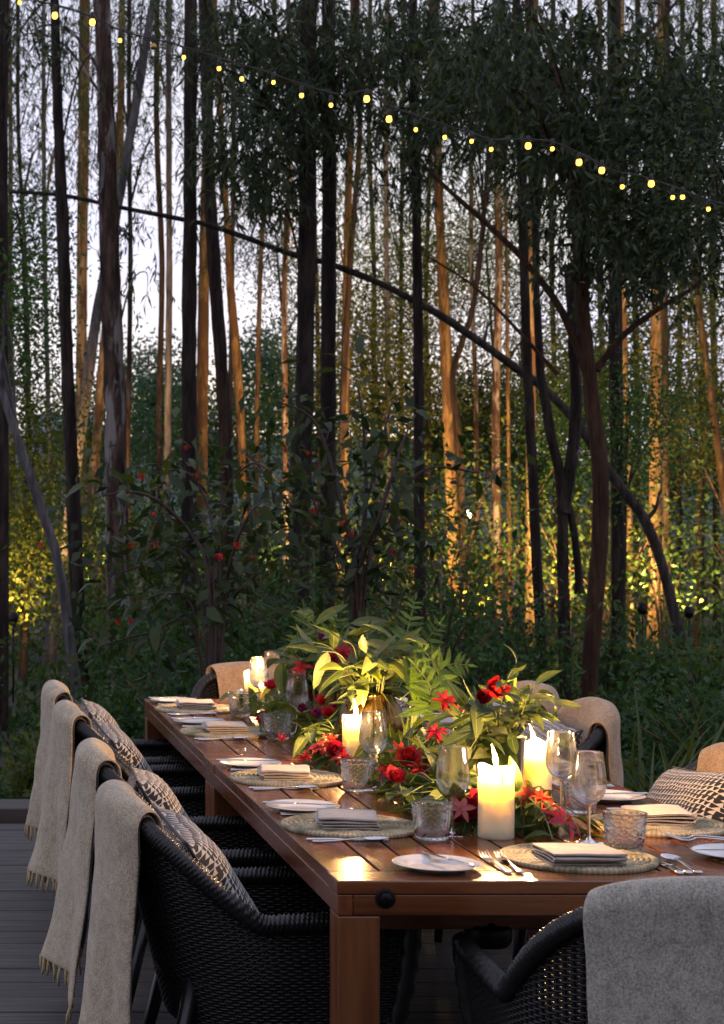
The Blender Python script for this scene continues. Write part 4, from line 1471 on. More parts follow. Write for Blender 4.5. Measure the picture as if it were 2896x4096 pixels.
def make_blanket(label, loc, rz, seed, s0, s1, lout=0.72, lin=0.36, mat='wool_beige', flare=0.10, fringe=True):
    rr = random.Random(seed)
    t = thing('wool_blanket', label, 'blanket', loc, rz, 'wool blankets over the chair backs')
    ns, ph = 26, rr.uniform(0, 6)

    def sheet(name, matn, gap, shrink, thick, cut):
        V = []
        rows = []
        for i in range(ns):
            a = i / (ns - 1)
            s = s0 + (s1 - s0) * (shrink + (1 - 2 * shrink) * a)
            zr = rim_z(s)
            u, v = chair_plan(s)
            e = Vector((*chair_plan(min(1, s + 0.02)), 0)) - Vector((*chair_plan(max(-1, s - 0.02)), 0))
            nn = Vector((-e.y, e.x, 0)).normalized()
            if nn.x > 0:
                nn = -nn
            c = Vector((u, v, zr))
            rad = 0.032 + gap
            pts = []
            nin, nar, nout = 10, 8, 26
            for k in range(nin):
                q = 1 - k / nin
                z = zr - lin * q
                sh = shell(s, max(Z0, z))
                pts.append(Vector((sh.x, sh.y, z)) - nn * (rad + 0.012 * q))
            for k in range(nar + 1):
                an = math.pi * k / nar
                lift = 0.006 * math.sin(an)
                pts.append(c - nn * rad * math.cos(an) + Vector((0, 0, rad * math.sin(an) + lift)))
            ll = lout - cut + 0.035 * math.sin(a * 3.0 + ph)
            for k in range(1, nout + 1):
                q = k / nout
                fold = (0.014 + 0.030 * q) * math.sin(a * 7.5 + ph) * q + 0.010 * q * math.sin(a * 15 + 2 * ph)
                tang = Vector((-nn.y, nn.x, 0))
                pts.append(c + nn * (rad + flare * q ** 1.5 + fold) + Vector((0, 0, -ll * q)) + tang * (0.015 * math.sin(q * 3 + ph)) * q + Vector((0, (a - 0.5) * -0.05 * q, 0)))
            for k_, q_ in enumerate(pts):
                wv_ = mnoise.noise(Vector((a * 3.1 + seed, k_ * 0.16, 1.3))) * 0.011 + mnoise.noise(Vector((a * 8.0 + seed, k_ * 0.33, 7.7))) * 0.005
                pts[k_] = q_ + nn * wv_ + Vector((0, 0, 0.6 * wv_ if nin <= k_ <= nin + nar else 0))
            rows.append(pts)
            V += pts
        me = make_mesh(name, V, grid_faces(ns, len(rows[0])))
        o = obj(name, me, M[matn], t)
        md = o.modifiers.new('solid', 'SOLIDIFY')
        md.thickness = thick
        md.offset = 0.0
        sb = o.modifiers.new('sub', 'SUBSURF')
        sb.levels = 1
        sb.render_levels = 1
        return rows
    rows = sheet('outer_layer', mat, 0.014, 0.0, 0.008, 0.0)
    sheet('inner_layer', 'wool_reverse', -0.003, 0.03, 0.008, 0.035)
    if fringe:
        nt = 26
        for k in range(nt):
            a = (k + 0.5) / nt * (ns - 1)
            i = min(ns - 2, int(a))
            p = rows[i][-1].lerp(rows[i + 1][-1], a - i)
            q = p + Vector((rr.gauss(0, 0.006), rr.gauss(0, 0.006), -rr.uniform(0.045, 0.06)))
            obj('tassel', MB().tube([p + Vector((0, 0, 0.004)), p.lerp(q, 0.5) + Vector((rr.gauss(0, 0.003), 0, 0)), q], [0.0045, 0.0052, 0.0035], 5).mesh('tassel'), M['wool_fringe'], t)
    return t


def pillow_mesh(seed, w=0.48, h=0.46, d=0.15):
    rr = random.Random(seed)
    n = 21
    V, uv = [], []
    for side in (1, -1):
        for i in range(n):
            for j in range(n):
                a, c = -1 + 2 * i / (n - 1), -1 + 2 * j / (n - 1)
                pin = 1 - 0.06 * (1 - a * a) * abs(c) ** 3 - 0.0
                pin2 = 1 - 0.06 * (1 - c * c) * abs(a) ** 3
                hgt = (max(0.0, (1 - a ** 4) * (1 - c ** 4))) ** 0.55
                hgt += 0.06 * mnoise.noise(Vector((a * 2, c * 2, seed + side)))* hgt
                V.append((side * (d / 2 * hgt + 0.0015), a * w / 2 * pin2, c * h / 2 * pin))
                uv.append((i / (n - 1) + (0.13 if side < 0 else 0), j / (n - 1)))
    F = grid_faces(n, n)
    F = F + [tuple(q + n * n for q in f)[::-1] for f in F]
    return make_mesh('cover', V, F, True, uv)


def make_cushion(label, loc, rz, seed, tilt=0.55, spin=0.0, dx=0.255, dz=0.585, dy=0.0):
    t = thing('patterned_cushion', label, 'cushion', loc, rz, 'black and white cushions on the chairs')
    mw = Matrix.Translation((dx, dy, dz)) @ Matrix.Rotation(-tilt, 4, 'Y') @ Matrix.Rotation(spin, 4, 'X')
    obj('cover', pillow_mesh(seed), M['cushion_cloth'], t, mw)
    w, h = 0.48 / 2, 0.46 / 2
    V = []
    pip = []
    for (a0, c0, a1, c1) in ((-1, -1, 1, -1), (1, -1, 1, 1), (1, 1, -1, 1), (-1, 1, -1, -1)):
        for k in range(10):
            q = k / 10
            a, c = a0 + (a1 - a0) * q, c0 + (c1 - c0) * q
            pip.append(Vector((0, a * w * (1 - 0.06 * (1 - c * c)) if abs(a) == 1 else a * w, c * h * (1 - 0.06 * (1 - a * a)) if abs(c) == 1 else c * h)))
    pip.append(pip[0])
    obj('piping', MB().tube(pip, 0.005, 6, False).mesh('piping'), M['cushion_cloth'], t, mw)
    return t


ordn = ['first', 'second', 'third', 'fourth']
LY = [4.86, 5.78, 7.02, 7.88]
for i, y in enumerate(LY):
    loc = (0.44, y, 0)
    rz = R([2, -2, 1.5, -1][i])
    place_chair('black wicker armchair, %s on the open deck side from the bolted table end' % ordn[i], loc, rz)
    sp_ = [(-0.27, 0.22), (-0.24, 0.26), (-0.24, 0.2), (-0.22, 0.22)][i]
    make_blanket('beige wool blanket on the %s deck-side chair from the bolted end' % ordn[i], loc, rz, 10 + i, *sp_, lout=[0.80, 0.68, 0.63, 0.60][i], flare=[0.04, 0.07, 0.05, 0.04][i])
    make_cushion('patterned cushion in the %s deck-side chair from the bolted end' % ordn[i], loc, rz, 20 + i, spin=[0.06, -0.05, 0.08, 0.03][i])
RY = [4.95, 5.72, 7.12, 7.86]
for i, y in enumerate(RY):
    loc = (2.51, y, 0)
    rz = R(180 + [-3, 2, -2, 2][i])
    place_chair('black wicker armchair, %s on the tall-grass side from the bolted table end' % ordn[i], loc, rz)
    if i > 0:
        make_blanket('tan wool blanket on the %s grass-side chair from the bolted end' % ordn[i], loc, rz, 30 + i, -0.30, 0.34, lout=0.62, lin=0.40, mat='wool_tan', flare=0.05)
    make_cushion('patterned cushion in the %s grass-side chair from the bolted end' % ordn[i], loc, rz, 40 + i, spin=[0.1, 0.12, -0.05, 0.05][i], dz=0.605)
loc = (1.49, 3.60, 0)
place_chair('black wicker armchair at the bolted table end', loc, R(90))
make_blanket('grey wool blanket draped wide on the bolted table end chair', loc, R(90), 51, -0.5, 0.265, lout=0.72, lin=0.34, mat='wool_grey', flare=0.03)
loc = (1.46, 8.99, 0)
place_chair('black wicker armchair at the far table end under the bush', loc, R(-90))
make_blanket('tan wool blanket on the far table end chair', loc, R(-90), 61, -0.22, 0.40, lout=0.6, lin=0.36, mat='wool_tan', flare=0.03)

# ------------------------------------------------------------------ tableware shapes
T0 = TZ + 0.0008


def coil_mat_mesh():
    nt, pitch, rmax = 150, 0.0135, 0.181
    nr = 70
    V = []
    for j in range(nr):
        r = rmax * (j / (nr - 1))
        for k in range(nt):
            a = 2 * math.pi * k / nt
            ph = r / pitch - a / (2 * math.pi)
            h = 0.0060 + 0.0072 * abs(math.sin(math.pi * ph)) ** 0.6
            cell = math.sin(a * max(6, int(r / 0.0062)) + 1.7 * math.floor(ph))
            h += 0.0011 * cell
            rr = r
            if j >= nr - 3:
                h = [0.0108, 0.0085, 0.004][j - (nr - 3)]
                rr = rmax + [0.0, 0.002, 0.0025][j - (nr - 3)] + 0.0006 * math.sin(a * 60)
            V.append((rr * math.cos(a), rr * math.sin(a), h))
    for k in range(nt):
        a = 2 * math.pi * k / nt
        V.append((rmax * math.cos(a), rmax * math.sin(a), 0))
    F = []
    for j in range(nr):
        for k in range(nt):
            k2 = (k + 1) % nt
            F.append((j * nt + k, j * nt + k2, (j + 1) * nt + k2, (j + 1) * nt + k))
    return make_mesh('placemat', V, np.array(F))


MAT_ME = coil_mat_mesh()
MAT_ME.materials.append(M['coil_straw'])
PLATE_ME = MB().lathe([(0.0, 0.004), (0.058, 0.004), (0.064, 0.006), (0.070, 0.0105), (0.074, 0.0115), (0.082, 0.0125), (0.084, 0.0133), (0.090, 0.0142), (0.092, 0.0150), (0.0985, 0.0160), (0.1025, 0.0172), (0.1035, 0.0162), (0.100, 0.0142), (0.072, 0.0078), (0.062, 0.0010), (0.058, 0.0), (0.054, 0.0015), (0.0, 0.0018)], 72).mesh('plate')
PLATE_ME.materials.append(M['porcelain'])


def tumbler_meshes():
    out = []
    for kind in range(2):
        nt, H = 96, 0.098
        prof_o = lambda z: 0.0405 + 0.0125 * (z / H) ** 0.75 - (0.010 * max(0, 1 - z / 0.012) ** 2)
        V, F = [], []
        nz_ = 44
        for i in range(nz_):
            z = H * i / (nz_ - 1)
            for k in range(nt):
                a = 2 * math.pi * k / nt
                r = prof_o(z)
                if 0.010 < z < H - 0.009:
                    if kind == 0:
                        u, w_ = a * 16 / (2 * math.pi), z / 0.0125
                        d1 = abs(((u + w_) % 1) - 0.5) * 2
                        d2 = abs(((u - w_) % 1) - 0.5) * 2
                        r -= 0.0042 * min(1.0, 2.2 * (1 - max(d1, d2)))
                    else:
                        u, w_ = a * 11 / (2 * math.pi), z / 0.0215
                        if int(math.floor(w_)) % 2:
                            u += 0.5
                        fu, fw = (u % 1) - 0.5, (w_ % 1) - 0.5
                        q = math.sqrt(fu * fu + fw * fw)
                        r -= 0.0042 * (1.0 if 0.30 < q < 0.42 else 0.0) - 0.0012 * math.cos(q * 26) * (q < 0.3)
                V.append((r * math.cos(a), r * math.sin(a), z))
        rows = nz_
        for (r, z) in [(0.0505, H + 0.0006), (0.0495, H - 0.001), (0.0485, H * 0.7), (0.0460, H * 0.4), (0.0420, 0.016), (0.036, 0.0125), (0.0, 0.012)]:
            for k in range(nt):
                a = 2 * math.pi * k / nt
                V.append((r * math.cos(a), r * math.sin(a), z))
            rows += 1
        for i in range(rows - 1):
            for k in range(nt):
                k2 = (k + 1) % nt
                F.append((i * nt + k, i * nt + k2, (i + 1) * nt + k2, (i + 1) * nt + k))
        F.append(tuple(range(nt))[::-1])
        me = make_mesh('tumbler', V, F)
        me.materials.append(M['pressed_glass'])
        out.append(me)
    return out


TUMB = tumbler_meshes()
BOWL = [(0.0, 0.098), (0.010, 0.0995), (0.022, 0.106), (0.033, 0.119), (0.0395, 0.136), (0.0410, 0.150), (0.0395, 0.172), (0.0360, 0.200), (0.0325, 0.230), (0.0327, 0.2310), (0.0320, 0.2302), (0.0350, 0.200), (0.0385, 0.172), (0.0398, 0.150), (0.0384, 0.137), (0.0318, 0.121), (0.021, 0.1085), (0.0, 0.102)]
BOWL_ME = MB().lathe([(r * 1.06, z) for r, z in BOWL], 48).mesh('bowl')
STEM_ME = MB().lathe([(0.010, 0.0985), (0.006, 0.094), (0.0042, 0.086), (0.0036, 0.05), (0.0038, 0.02), (0.006, 0.010), (0.012, 0.0062)], 16).mesh('stem')
FOOT_ME = MB().lathe([(0.012, 0.0062), (0.024, 0.0032), (0.0365, 0.0018), (0.037, 0.0008), (0.036, 0.0), (0.0, 0.0005)], 40).mesh('foot')


def wine_glass(label, x, y, sc=1.0):
    t = thing('wine_glass', label, 'glass', (x, y, T0), rng.uniform(0, 6), 'stemmed wine glasses')
    for nm, me in (('bowl', BOWL_ME), ('stem', STEM_ME), ('foot', FOOT_ME)):
        obj(nm, me, M['thin_glass'], t, Matrix.Scale(sc, 4))
    return t


def tumbler(label, x, y, kind=0):
    o = obj('tumbler', TUMB[kind])
    o.location = (x, y, T0)
    o.rotation_euler = (0, 0, rng.uniform(0, 6))
    return tag(o, label, 'glass', 'pressed glass tumblers')


def loft(sections, nseg=8):
    """sections: (x, z, halfwidth, halfthick)"""
    V, F = [], []
    for (x, z, w, h) in sections:
        for k in range(nseg):
            a = 2 * math.pi * k / nseg
            V.append((x, w * math.cos(a), z + h * math.sin(a)))
    for i in range(len(sections) - 1):
        for k in range(nseg):
            k2 = (k + 1) % nseg
            F.append((i * nseg + k, (i + 1) * nseg + k, (i + 1) * nseg + k2, i * nseg + k2))
    F.append(tuple(range(nseg)))
    m_ = (len(sections) - 1) * nseg
    F.append(tuple(m_ + k for k in range(nseg))[::-1])
    return V, F


HANDLE_ME = make_mesh('handle', *loft([(0, 0.004, 0.004, 0.0015), (0.004, 0.004, 0.0105, 0.0024), (0.02, 0.004, 0.0105, 0.0024), (0.05, 0.005, 0.0075, 0.0022), (0.09, 0.008, 0.0042, 0.0022), (0.118, 0.011, 0.0034, 0.0021), (0.135, 0.010, 0.0042, 0.0019)]))
TINE_ME = MB().tube([(0.162, 0, 0.0055), (0.176, 0, 0.007), (0.192, 0, 0.012), (0.208, 0, 0.0185)], [0.0017, 0.0016, 0.0014, 0.0009], 6).mesh('tine')
FROOT_ME = make_mesh('head', *loft([(0.130, 0.0105, 0.004, 0.0018), (0.142, 0.0075, 0.010, 0.0013), (0.152, 0.0055, 0.0125, 0.0012), (0.166, 0.0055, 0.0125, 0.0012)]))


def spoon_bowl():
    V, F = [], []
    nu, nv = 11, 9
    for i in range(nu):
        t = i / (nu - 1)
        w = 0.0215 * math.sin(math.pi * (0.06 + 0.9 * t) ** 0.85) ** 0.6
        for j in range(nv):
            s = -1 + 2 * j / (nv - 1)
            dep = 0.0085 * (1 - s * s) * math.sin(math.pi * min(1, 0.05 + t)) ** 0.7
            V.append((0.130 + 0.066 * t, s * w, 0.0108 + 0.002 * t - dep))
    me = make_mesh('bowl', V, grid_faces(nu, nv))
    return me


SPOON_ME = spoon_bowl()
BLADE_ME = make_mesh('blade', *loft([(0.098, 0.0032, 0.005, 0.0022), (0.115, 0.0030, 0.0085, 0.0014), (0.16, 0.0028, 0.0100, 0.0010), (0.19, 0.0028, 0.0095, 0.0009), (0.208, 0.0028, 0.0060, 0.0008), (0.215, 0.0028, 0.0015, 0.0006)]))
KHAND_ME = make_mesh('handle', *loft([(0, 0.0042, 0.005, 0.002), (0.004, 0.0042, 0.0085, 0.0036), (0.03, 0.0042, 0.008, 0.0036), (0.07, 0.0042, 0.0062, 0.0034), (0.100, 0.0036, 0.005, 0.0026)]))
for me in (HANDLE_ME, TINE_ME, FROOT_ME, SPOON_ME, BLADE_ME, KHAND_ME):
    me.materials.append(M['steel'])


def cutlery(kind, label, x, y, rz, z=T0, tilt=0.0):
    t = thing({'fork': 'fork', 'spoon': 'spoon', 'knife': 'table_knife'}[kind], label, kind, (x, y, z), rz, 'steel cutlery on the table')
    t.rotation_euler = (0, tilt, rz)
    if kind == 'knife':
        obj('handle', KHAND_ME, None, t)
        obj('blade', BLADE_ME, None, t)
    else:
        obj('handle', HANDLE_ME, None, t)
        if kind == 'spoon':
            obj('bowl', SPOON_ME, None, t)
        else:
            obj('head', FROOT_ME, None, t)
            for yy in (-0.0108, -0.0036, 0.0036, 0.0108):
                obj('tine', TINE_ME, None, t, Matrix.Translation((0, yy, 0)))
    return t


def napkin_mesh(seed, lx=0.15, ly=0.17):
    """cloth folded in layers: the fold line wanders left and right, extruded along y"""
    rr = random.Random(seed)
    layers, gap, th = 4, 0.0078, 0.0042
    path = []
    for k in range(layers):
        z = 0.003 + k * gap
        xs = [-1, -0.5, 0, 0.5, 1] if k % 2 == 0 else [1, 0.5, 0, -0.5, -1]
        ex = 0.003 * rr.uniform(-1, 1)
        for x in xs:
            path.append((x * (lx / 2 - 0.004) + ex - 0.010 * (k > 1), z + 0.0012 * math.sin(3 * x + k)))
        if k < layers - 1:
            sg = 1 if k % 2 == 0 else -1
            path.append((sg * (lx / 2) + ex, z + gap * 0.5))
    # smooth path
    sp = smooth_pts([(a, 0, c) for a, c in path], 4)
    n = len(sp)
    nn = []
    for i in range(n):
        d = (sp[min(n - 1, i + 1)] - sp[max(0, i - 1)]).normalized()
        nn.append(Vector((-d.z, 0, d.x)))
    ny = 9
    V, F = [], []
    for side in (1, -1):
        for j in range(ny):
            q = j / (ny - 1)
            yv = (q - 0.5) * ly
            for i in range(n):
                p = sp[i] + nn[i] * side * th / 2
                wob = 0.0022 * mnoise.noise(Vector((p.x * 18, yv * 16, seed + p.z * 90)))
                V.append((p.x + 0.05 * yv + 0.003 * math.sin(q * 3 + p.z * 200), yv + 0.003 * mnoise.noise(Vector((p.x * 20, p.z * 300, seed))), p.z + (wob if p.z > 0.006 else 0)))
    F += [(j * n + i, j * n + i + 1, (j + 1) * n + i + 1, (j + 1) * n + i) for j in range(ny - 1) for i in range(n - 1)]
    o2 = ny * n
    F += [(o2 + j * n + i, o2 + (j + 1) * n + i, o2 + (j + 1) * n + i + 1, o2 + j * n + i + 1) for j in range(ny - 1) for i in range(n - 1)]
    for j in (0, ny - 1):
        F += [(j * n + i, o2 + j * n + i, o2 + j * n + i + 1, j * n + i + 1) for i in range(n - 1)]
    for i in (0, n - 1):
        F += [(j * n + i, o2 + j * n + i, o2 + (j + 1) * n + i, (j + 1) * n + i) for j in range(ny - 1)]
    return make_mesh('napkin', V, F)


NAP = [napkin_mesh(3), napkin_mesh(8)]
for me in NAP:
    me.materials.append(M['linen'])


def placemat(label, x, y):
    o = obj('placemat', MAT_ME)
    o.location = (x, y, T0)
    o.rotation_euler = (0, 0, rng.uniform(0, 6))
    return tag(o, label, 'placemat', 'round coiled placemats')


def plate(label, x, y):
    o = obj('side_plate', PLATE_ME)
    o.location = (x, y, T0)
    return tag(o, label, 'plate', 'white side plates')


def napkin(label, x, y, rz, k=0):
    o = obj('napkin', NAP[k])
    o.location = (x, y, T0 + 0.0128)
    o.rotation_euler = (0, 0, rz)
    return tag(o, label, 'napkin', 'folded linen napkins')


def setting(where, x, y, face, tumb=None, glass=None, plate_at=None, nap_rz=None, k=0, kind=0):
    """face: direction in which the guest looks; all offsets follow from it"""
    f = Vector((math.cos(face), math.sin(face), 0))
    lft = Vector((-f.y, f.x, 0))

    def at(a, c):
        p = Vector((x, y, 0)) + f * a + lft * c
        return p.x, p.y
    placemat('round coiled straw placemat at ' + where, x, y)
    nx, ny_ = at(-0.012, -0.03)
    napkin('folded beige linen napkin at ' + where, nx, ny_, nap_rz if nap_rz is not None else face + rng.gauss(0, 0.06), k)
    cutlery('knife', 'steel knife beside the placemat at ' + where, *at(-0.155, -0.198), face + rng.gauss(0, 0.03))
    cutlery('spoon', 'steel spoon beside the placemat at ' + where, *at(-0.145, -0.225), face + rng.gauss(0, 0.04))
    cutlery('fork', 'inner steel fork beside the placemat at ' + where, *at(-0.15, 0.200), face + rng.gauss(0, 0.03))
    cutlery('fork', 'outer steel fork beside the placemat at ' + where, *at(-0.145, 0.232), face + rng.gauss(0, 0.03))
    px_, py_ = plate_at or at(-0.06, 0.345)
    plate('white side plate at ' + where, px_, py_)
    kx, ky = Vector((px_, py_, 0)) - f * 0.11 + lft * 0.012, 0
    cutlery('knife', 'butter knife laid over the side plate at ' + where, kx.x, kx.y, face + rng.gauss(0.0, 0.05) - 0.06, T0 + 0.0178)
    if tumb:
        tumbler('patterned clear tumbler at ' + where, *tumb, kind)
    if glass:
        wine_glass('stemmed wine glass at ' + where, *glass)


LW = ['the %s deck-side place from the bolted end' % o for o in ordn]
RW = ['the %s grass-side place from the bolted end' % o for o in ordn]
setting(LW[0], 1.065, 4.905, 0.0, (1.232, 4.71), (1.308, 4.79), (0.992, 5.19), -0.10, 0, 0)
setting(LW[1], 1.062, 5.800, 0.0, (1.224, 5.535), (1.300, 5.66), (0.992, 6.10), -0.08, 1, 0)
setting(LW[2], 1.060, 7.040, 0.0, (1.212, 6.82), (1.325, 7.04), (0.992, 7.36), 0.02, 0, 1)
setting(LW[3], 1.060, 7.900, 0.0, (1.202, 7.63), (1.310, 7.82), (0.992, 8.20), 0.02, 1, 1)
setting(RW[0], 1.888, 4.92, math.pi, (1.757, 5.135), (1.700, 5.12), (1.91, 4.47), math.pi - 0.05, 0, 0)
setting(RW[1], 1.888, 5.87, math.pi, (1.75, 6.10), None, (1.925, 5.38), math.pi + 0.1, 1, 0)
setting(RW[2], 1.888, 7.10, math.pi, (1.75, 7.32), (1.70, 7.25), (1.925, 6.70), math.pi, 0, 1)
setting(RW[3], 1.888, 7.90, math.pi, (1.75, 8.10), None, (1.925, 7.55), math.pi, 1, 1)
# the place at the bolted end
w = 'the bolted table end'
placemat('round coiled straw placemat at ' + w, 1.515, 4.443)
napkin('folded beige linen napkin at ' + w, 1.492, 4.372, R(90) + 0.04, 1)
plate('white side plate at ' + w, 1.143, 4.325)
cutlery('knife', 'butter knife laid over the side plate at ' + w, 1.206, 4.245, R(108), T0 + 0.0178)
cutlery('fork', 'outer steel fork at ' + w, 1.296, 4.262, R(91))
cutlery('fork', 'inner steel fork at ' + w, 1.324, 4.266, R(88))
cutlery('knife', 'inner steel knife at ' + w, 1.690, 4.252, R(88))
cutlery('knife', 'outer steel knife at ' + w, 1.712, 4.256, R(90))
cutlery('spoon', 'steel spoon at ' + w, 1.738, 4.264, R(92))
tumbler('patterned clear tumbler at ' + w, 1.668, 4.55, 1)
wine_glass('stemmed wine glass at ' + w, 1.624, 4.68)
wine_glass('stemmed wine glass standing at the far table end', 1.424, 8.16)
# salt shaker near the far end
t = thing('salt_shaker', 'small frosted salt shaker before the far table end', 'shaker', (1.262, 8.02, T0))
obj('body', MB().lathe([(0, 0), (0.017, 0), (0.018, 0.004), (0.016, 0.05), (0.015, 0.056), (0, 0.056)], 16).mesh('body'), M['porcelain'], t)
obj('cap', MB().lathe([(0.0155, 0.056), (0.0165, 0.062), (0.015, 0.074), (0.0, 0.078)], 16).mesh('cap'), M['steel'], t)

# ------------------------------------------------------------------ candles


def candle(label, x, y, r, h, seed, power, lean=0.3):
    t = thing('pillar_candle', label, 'candle', (x, y, T0), 0, 'pillar candles')
    rr = random.Random(seed)
    nt = 40
    prof = [(0.0, 0.0), (r * 0.97, 0.0), (r, 0.004)] + [(r, h * q) for q in (0.15, 0.3, 0.45, 0.6, 0.75, 0.88, 0.96)] + [(r * 0.985, h), (r * 0.90, h - 0.001), (r * 0.86, h - 0.010), (r * 0.78, h - 0.024), (r * 0.45, h - 0.032), (0.0, h - 0.033)]
    V = []
    for i, (q, z) in enumerate(prof):
        for k in range(nt):
            a = 2 * math.pi * k / nt
            n1 = mnoise.noise(Vector((math.cos(a) * 1.2, math.sin(a) * 1.2, seed)))
            dip = max(0, math.cos(a - seed)) ** 2
            zz = z + (sstep(h * 0.85, h, z) * (0.012 * n1 - 0.016 * dip))
            q2 = q * (1 + 0.02 * mnoise.noise(Vector((math.cos(a) * 2, math.sin(a) * 2, z * 30 + seed))))
            V.append((q2 * math.cos(a), q2 * math.sin(a), zz))
    F = []
    for i in range(len(prof) - 1):
        for k in range(nt):
            k2 = (k + 1) % nt
            F.append((i * nt + k, i * nt + k2, (i + 1) * nt + k2, (i + 1) * nt + k))
    wb_ = obj('wax_body', make_mesh('wax_body', V, F), M['wax'], t)
    obj('wick', MB().tube([(0, 0, h - 0.035), (0.001, 0, h - 0.016), (0.004 * lean, 0, h - 0.004)], 0.0012, 6).mesh('wick'), M['wick'], wb_)
    for k in range(5):
        a = seed + k * 1.9 + rr.uniform(-0.4, 0.4)
        ln_ = rr.uniform(0.015, 0.06)
        mbd = MB().tube([(math.cos(a) * r * 0.985, math.sin(a) * r * 0.985, h - 0.008 - ln_ * q) for q in (0, 0.3, 0.6, 0.85, 1.0)], [0.003, 0.0035, 0.0032, 0.0042, 0.0015], 7)
        obj('wax_drip', mbd.mesh('wax_drip'), M['wax'], wb_)
    fl = [(0.0, 0.0), (0.0035, 0.004), (0.0062, 0.011), (0.0066, 0.018), (0.0052, 0.028), (0.0030, 0.039), (0.0010, 0.049), (0.0, 0.053)]
    V, F = lathe_vf(fl, 14)
    V = [(v[0] - lean * 9.0 * v[2] ** 2, v[1], v[2] * 1.15 + h - 0.009) for v in V]
    obj('flame', make_mesh('flame', V, F), M['flame'], t)
    ld = bpy.data.lights.new('candle_light', 'POINT')
    ld.energy = power
    ld.color = (1.0, 0.53, 0.19)
    ld.shadow_soft_size = 0.022
    lo = bpy.data.objects.new('candle_light', ld)
    COL.objects.link(lo)
    lo.parent = t
    lo.location = (-0.005, 0, h + 0.028)
    return t


candle('tall dripped pillar candle nearest the bolted table end', 1.410, 4.755, 0.0455, 0.190, 1, 36, 0.5)
candle('pillar candle with ragged rim beside the leaf-lined glass vase', 1.690, 5.33, 0.0495, 0.176, 4, 32, 0.5)
candle('pillar candle before the round bronze vase', 1.345, 6.10, 0.0455, 0.176, 2, 30, 0.4)
candle('pillar candle at the far table end', 1.339, 8.10, 0.0455, 0.150, 5, 30, 0.2)

# ------------------------------------------------------------------ vases
def ribbed(prof, n=96, ribs=32, amp=0.0025):
    V, F = [], []
    for (r, z) in prof:
        for k in range(n):
            a = 2 * math.pi * k / n
            q = r + (amp * math.cos(a * ribs) if r > 0.03 else 0)
            V.append((q * math.cos(a), q * math.sin(a), z))
    for i in range(len(prof) - 1):
        for k in range(n):
            k2 = (k + 1) % n
            F.append((i * n + k, i * n + k2, (i + 1) * n + k2, (i + 1) * n + k))
    return make_mesh('body', V, F)


v1 = thing('round_vase', 'round ribbed bronze vase holding leaves and ferns', 'vase', (1.440, 6.30, T0))
obj('body', ribbed([(0.0, 0.0), (0.055, 0.0), (0.075, 0.012), (0.100, 0.05), (0.113, 0.10), (0.110, 0.145), (0.094, 0.185), (0.078, 0.205), (0.072, 0.222), (0.074, 0.228), (0.070, 0.224), (0.074, 0.20), (0.09, 0.17), (0.10, 0.12), (0.06, 0.03), (0.0, 0.02)]), M['bronze'], v1)
v2 = thing('ribbed_vase', 'tall brassy ribbed vase between bronze vase and far candle', 'vase', (1.490, 7.25, T0))
obj('body', ribbed([(0.0, 0.0), (0.05, 0.0), (0.055, 0.02), (0.058, 0.10), (0.062, 0.19), (0.066, 0.205), (0.061, 0.203), (0.054, 0.10), (0.05, 0.02), (0.0, 0.012)], 80, 20, 0.002), M['brass_glass'], v2)
v3 = thing('leaf_lined_vase', 'clear glass vase lined with a rolled green leaf', 'vase', (1.540, 5.16, T0))
obj('glass_body', MB().lathe([(0.0, 0.0), (0.055, 0.0), (0.058, 0.006), (0.063, 0.10), (0.070, 0.215), (0.0715, 0.2165), (0.0685, 0.215), (0.061, 0.10), (0.055, 0.012), (0.0, 0.010)], 48).mesh('glass_body'), M['thin_glass'], v3)
V = []
nr_ = 40
for i in range(nr_):
    a = 2 * math.pi * i / nr_ * 1.06
    for j in range(9):
        z = 0.014 + 0.19 * j / 8
        rr_ = 0.051 + 0.010 * j / 8 + 0.0018 * math.sin(a * 14 + j)
        V.append((rr_ * math.cos(a), rr_ * math.sin(a), z + 0.012 * mnoise.noise(Vector((a, j * 0.3, 2))) * (j > 6)))
lm_ = make_mesh('leaf_lining', V, grid_faces(nr_, 9))
obj('leaf_lining', lm_, M['table_fern'], v3)

SEE = []          # things that no leaf may cover: picture point, half width and half height in metres, distance


def keep_clear(x, y, z0, z1, r_):
    zc__ = (z0 + z1) / 2
    SEE.append((VX + FP * x / y, VY + FP * (CH - zc__) / y, r_, (z1 - z0) / 2, y))


for (x_, y_, h_) in ((1.410, 4.755, 0.19), (1.690, 5.33, 0.176), (1.345, 6.10, 0.176), (1.339, 8.10, 0.15)):
    keep_clear(x_, y_, TZ + 0.06, TZ + h_ + 0.06, 0.047)
keep_clear(1.44, 6.30, TZ + 0.08, TZ + 0.20, 0.09)
for (x_, y_) in ((1.700, 5.12), (1.308, 4.79), (1.300, 5.66), (1.325, 7.04), (1.31, 7.82)):
    keep_clear(x_, y_, TZ + 0.09, TZ + 0.23, 0.035)
for (x_, y_) in ((1.757, 5.135), (1.224, 5.535), (1.212, 6.82), (1.202, 7.63)):
    keep_clear(x_, y_, TZ + 0.0, TZ + 0.10, 0.05)


def covers(q):
    for (sx, sy, hw, hh, sd_) in SEE:
        if q.y < sd_ - 0.01:
            k_ = FP / q.y
            if abs(VX + q.x * k_ - sx) < hw * FP / sd_ and abs(VY + (CH - q.z) * k_ - sy) < hh * FP / sd_:
                return True
    return False


# flowers
def fl(label, px, py, dist, kind, size, mat, up=(0, -0.6, 0.8), group=None):
    global group_mat
    group_mat = mat
    SEE.append((px, py, 0.42 * size, 0.42 * size, dist))
    return blossom('cut_flower', label, 'flower', aty(px, py, dist), kind, size * 0.86, up, group)


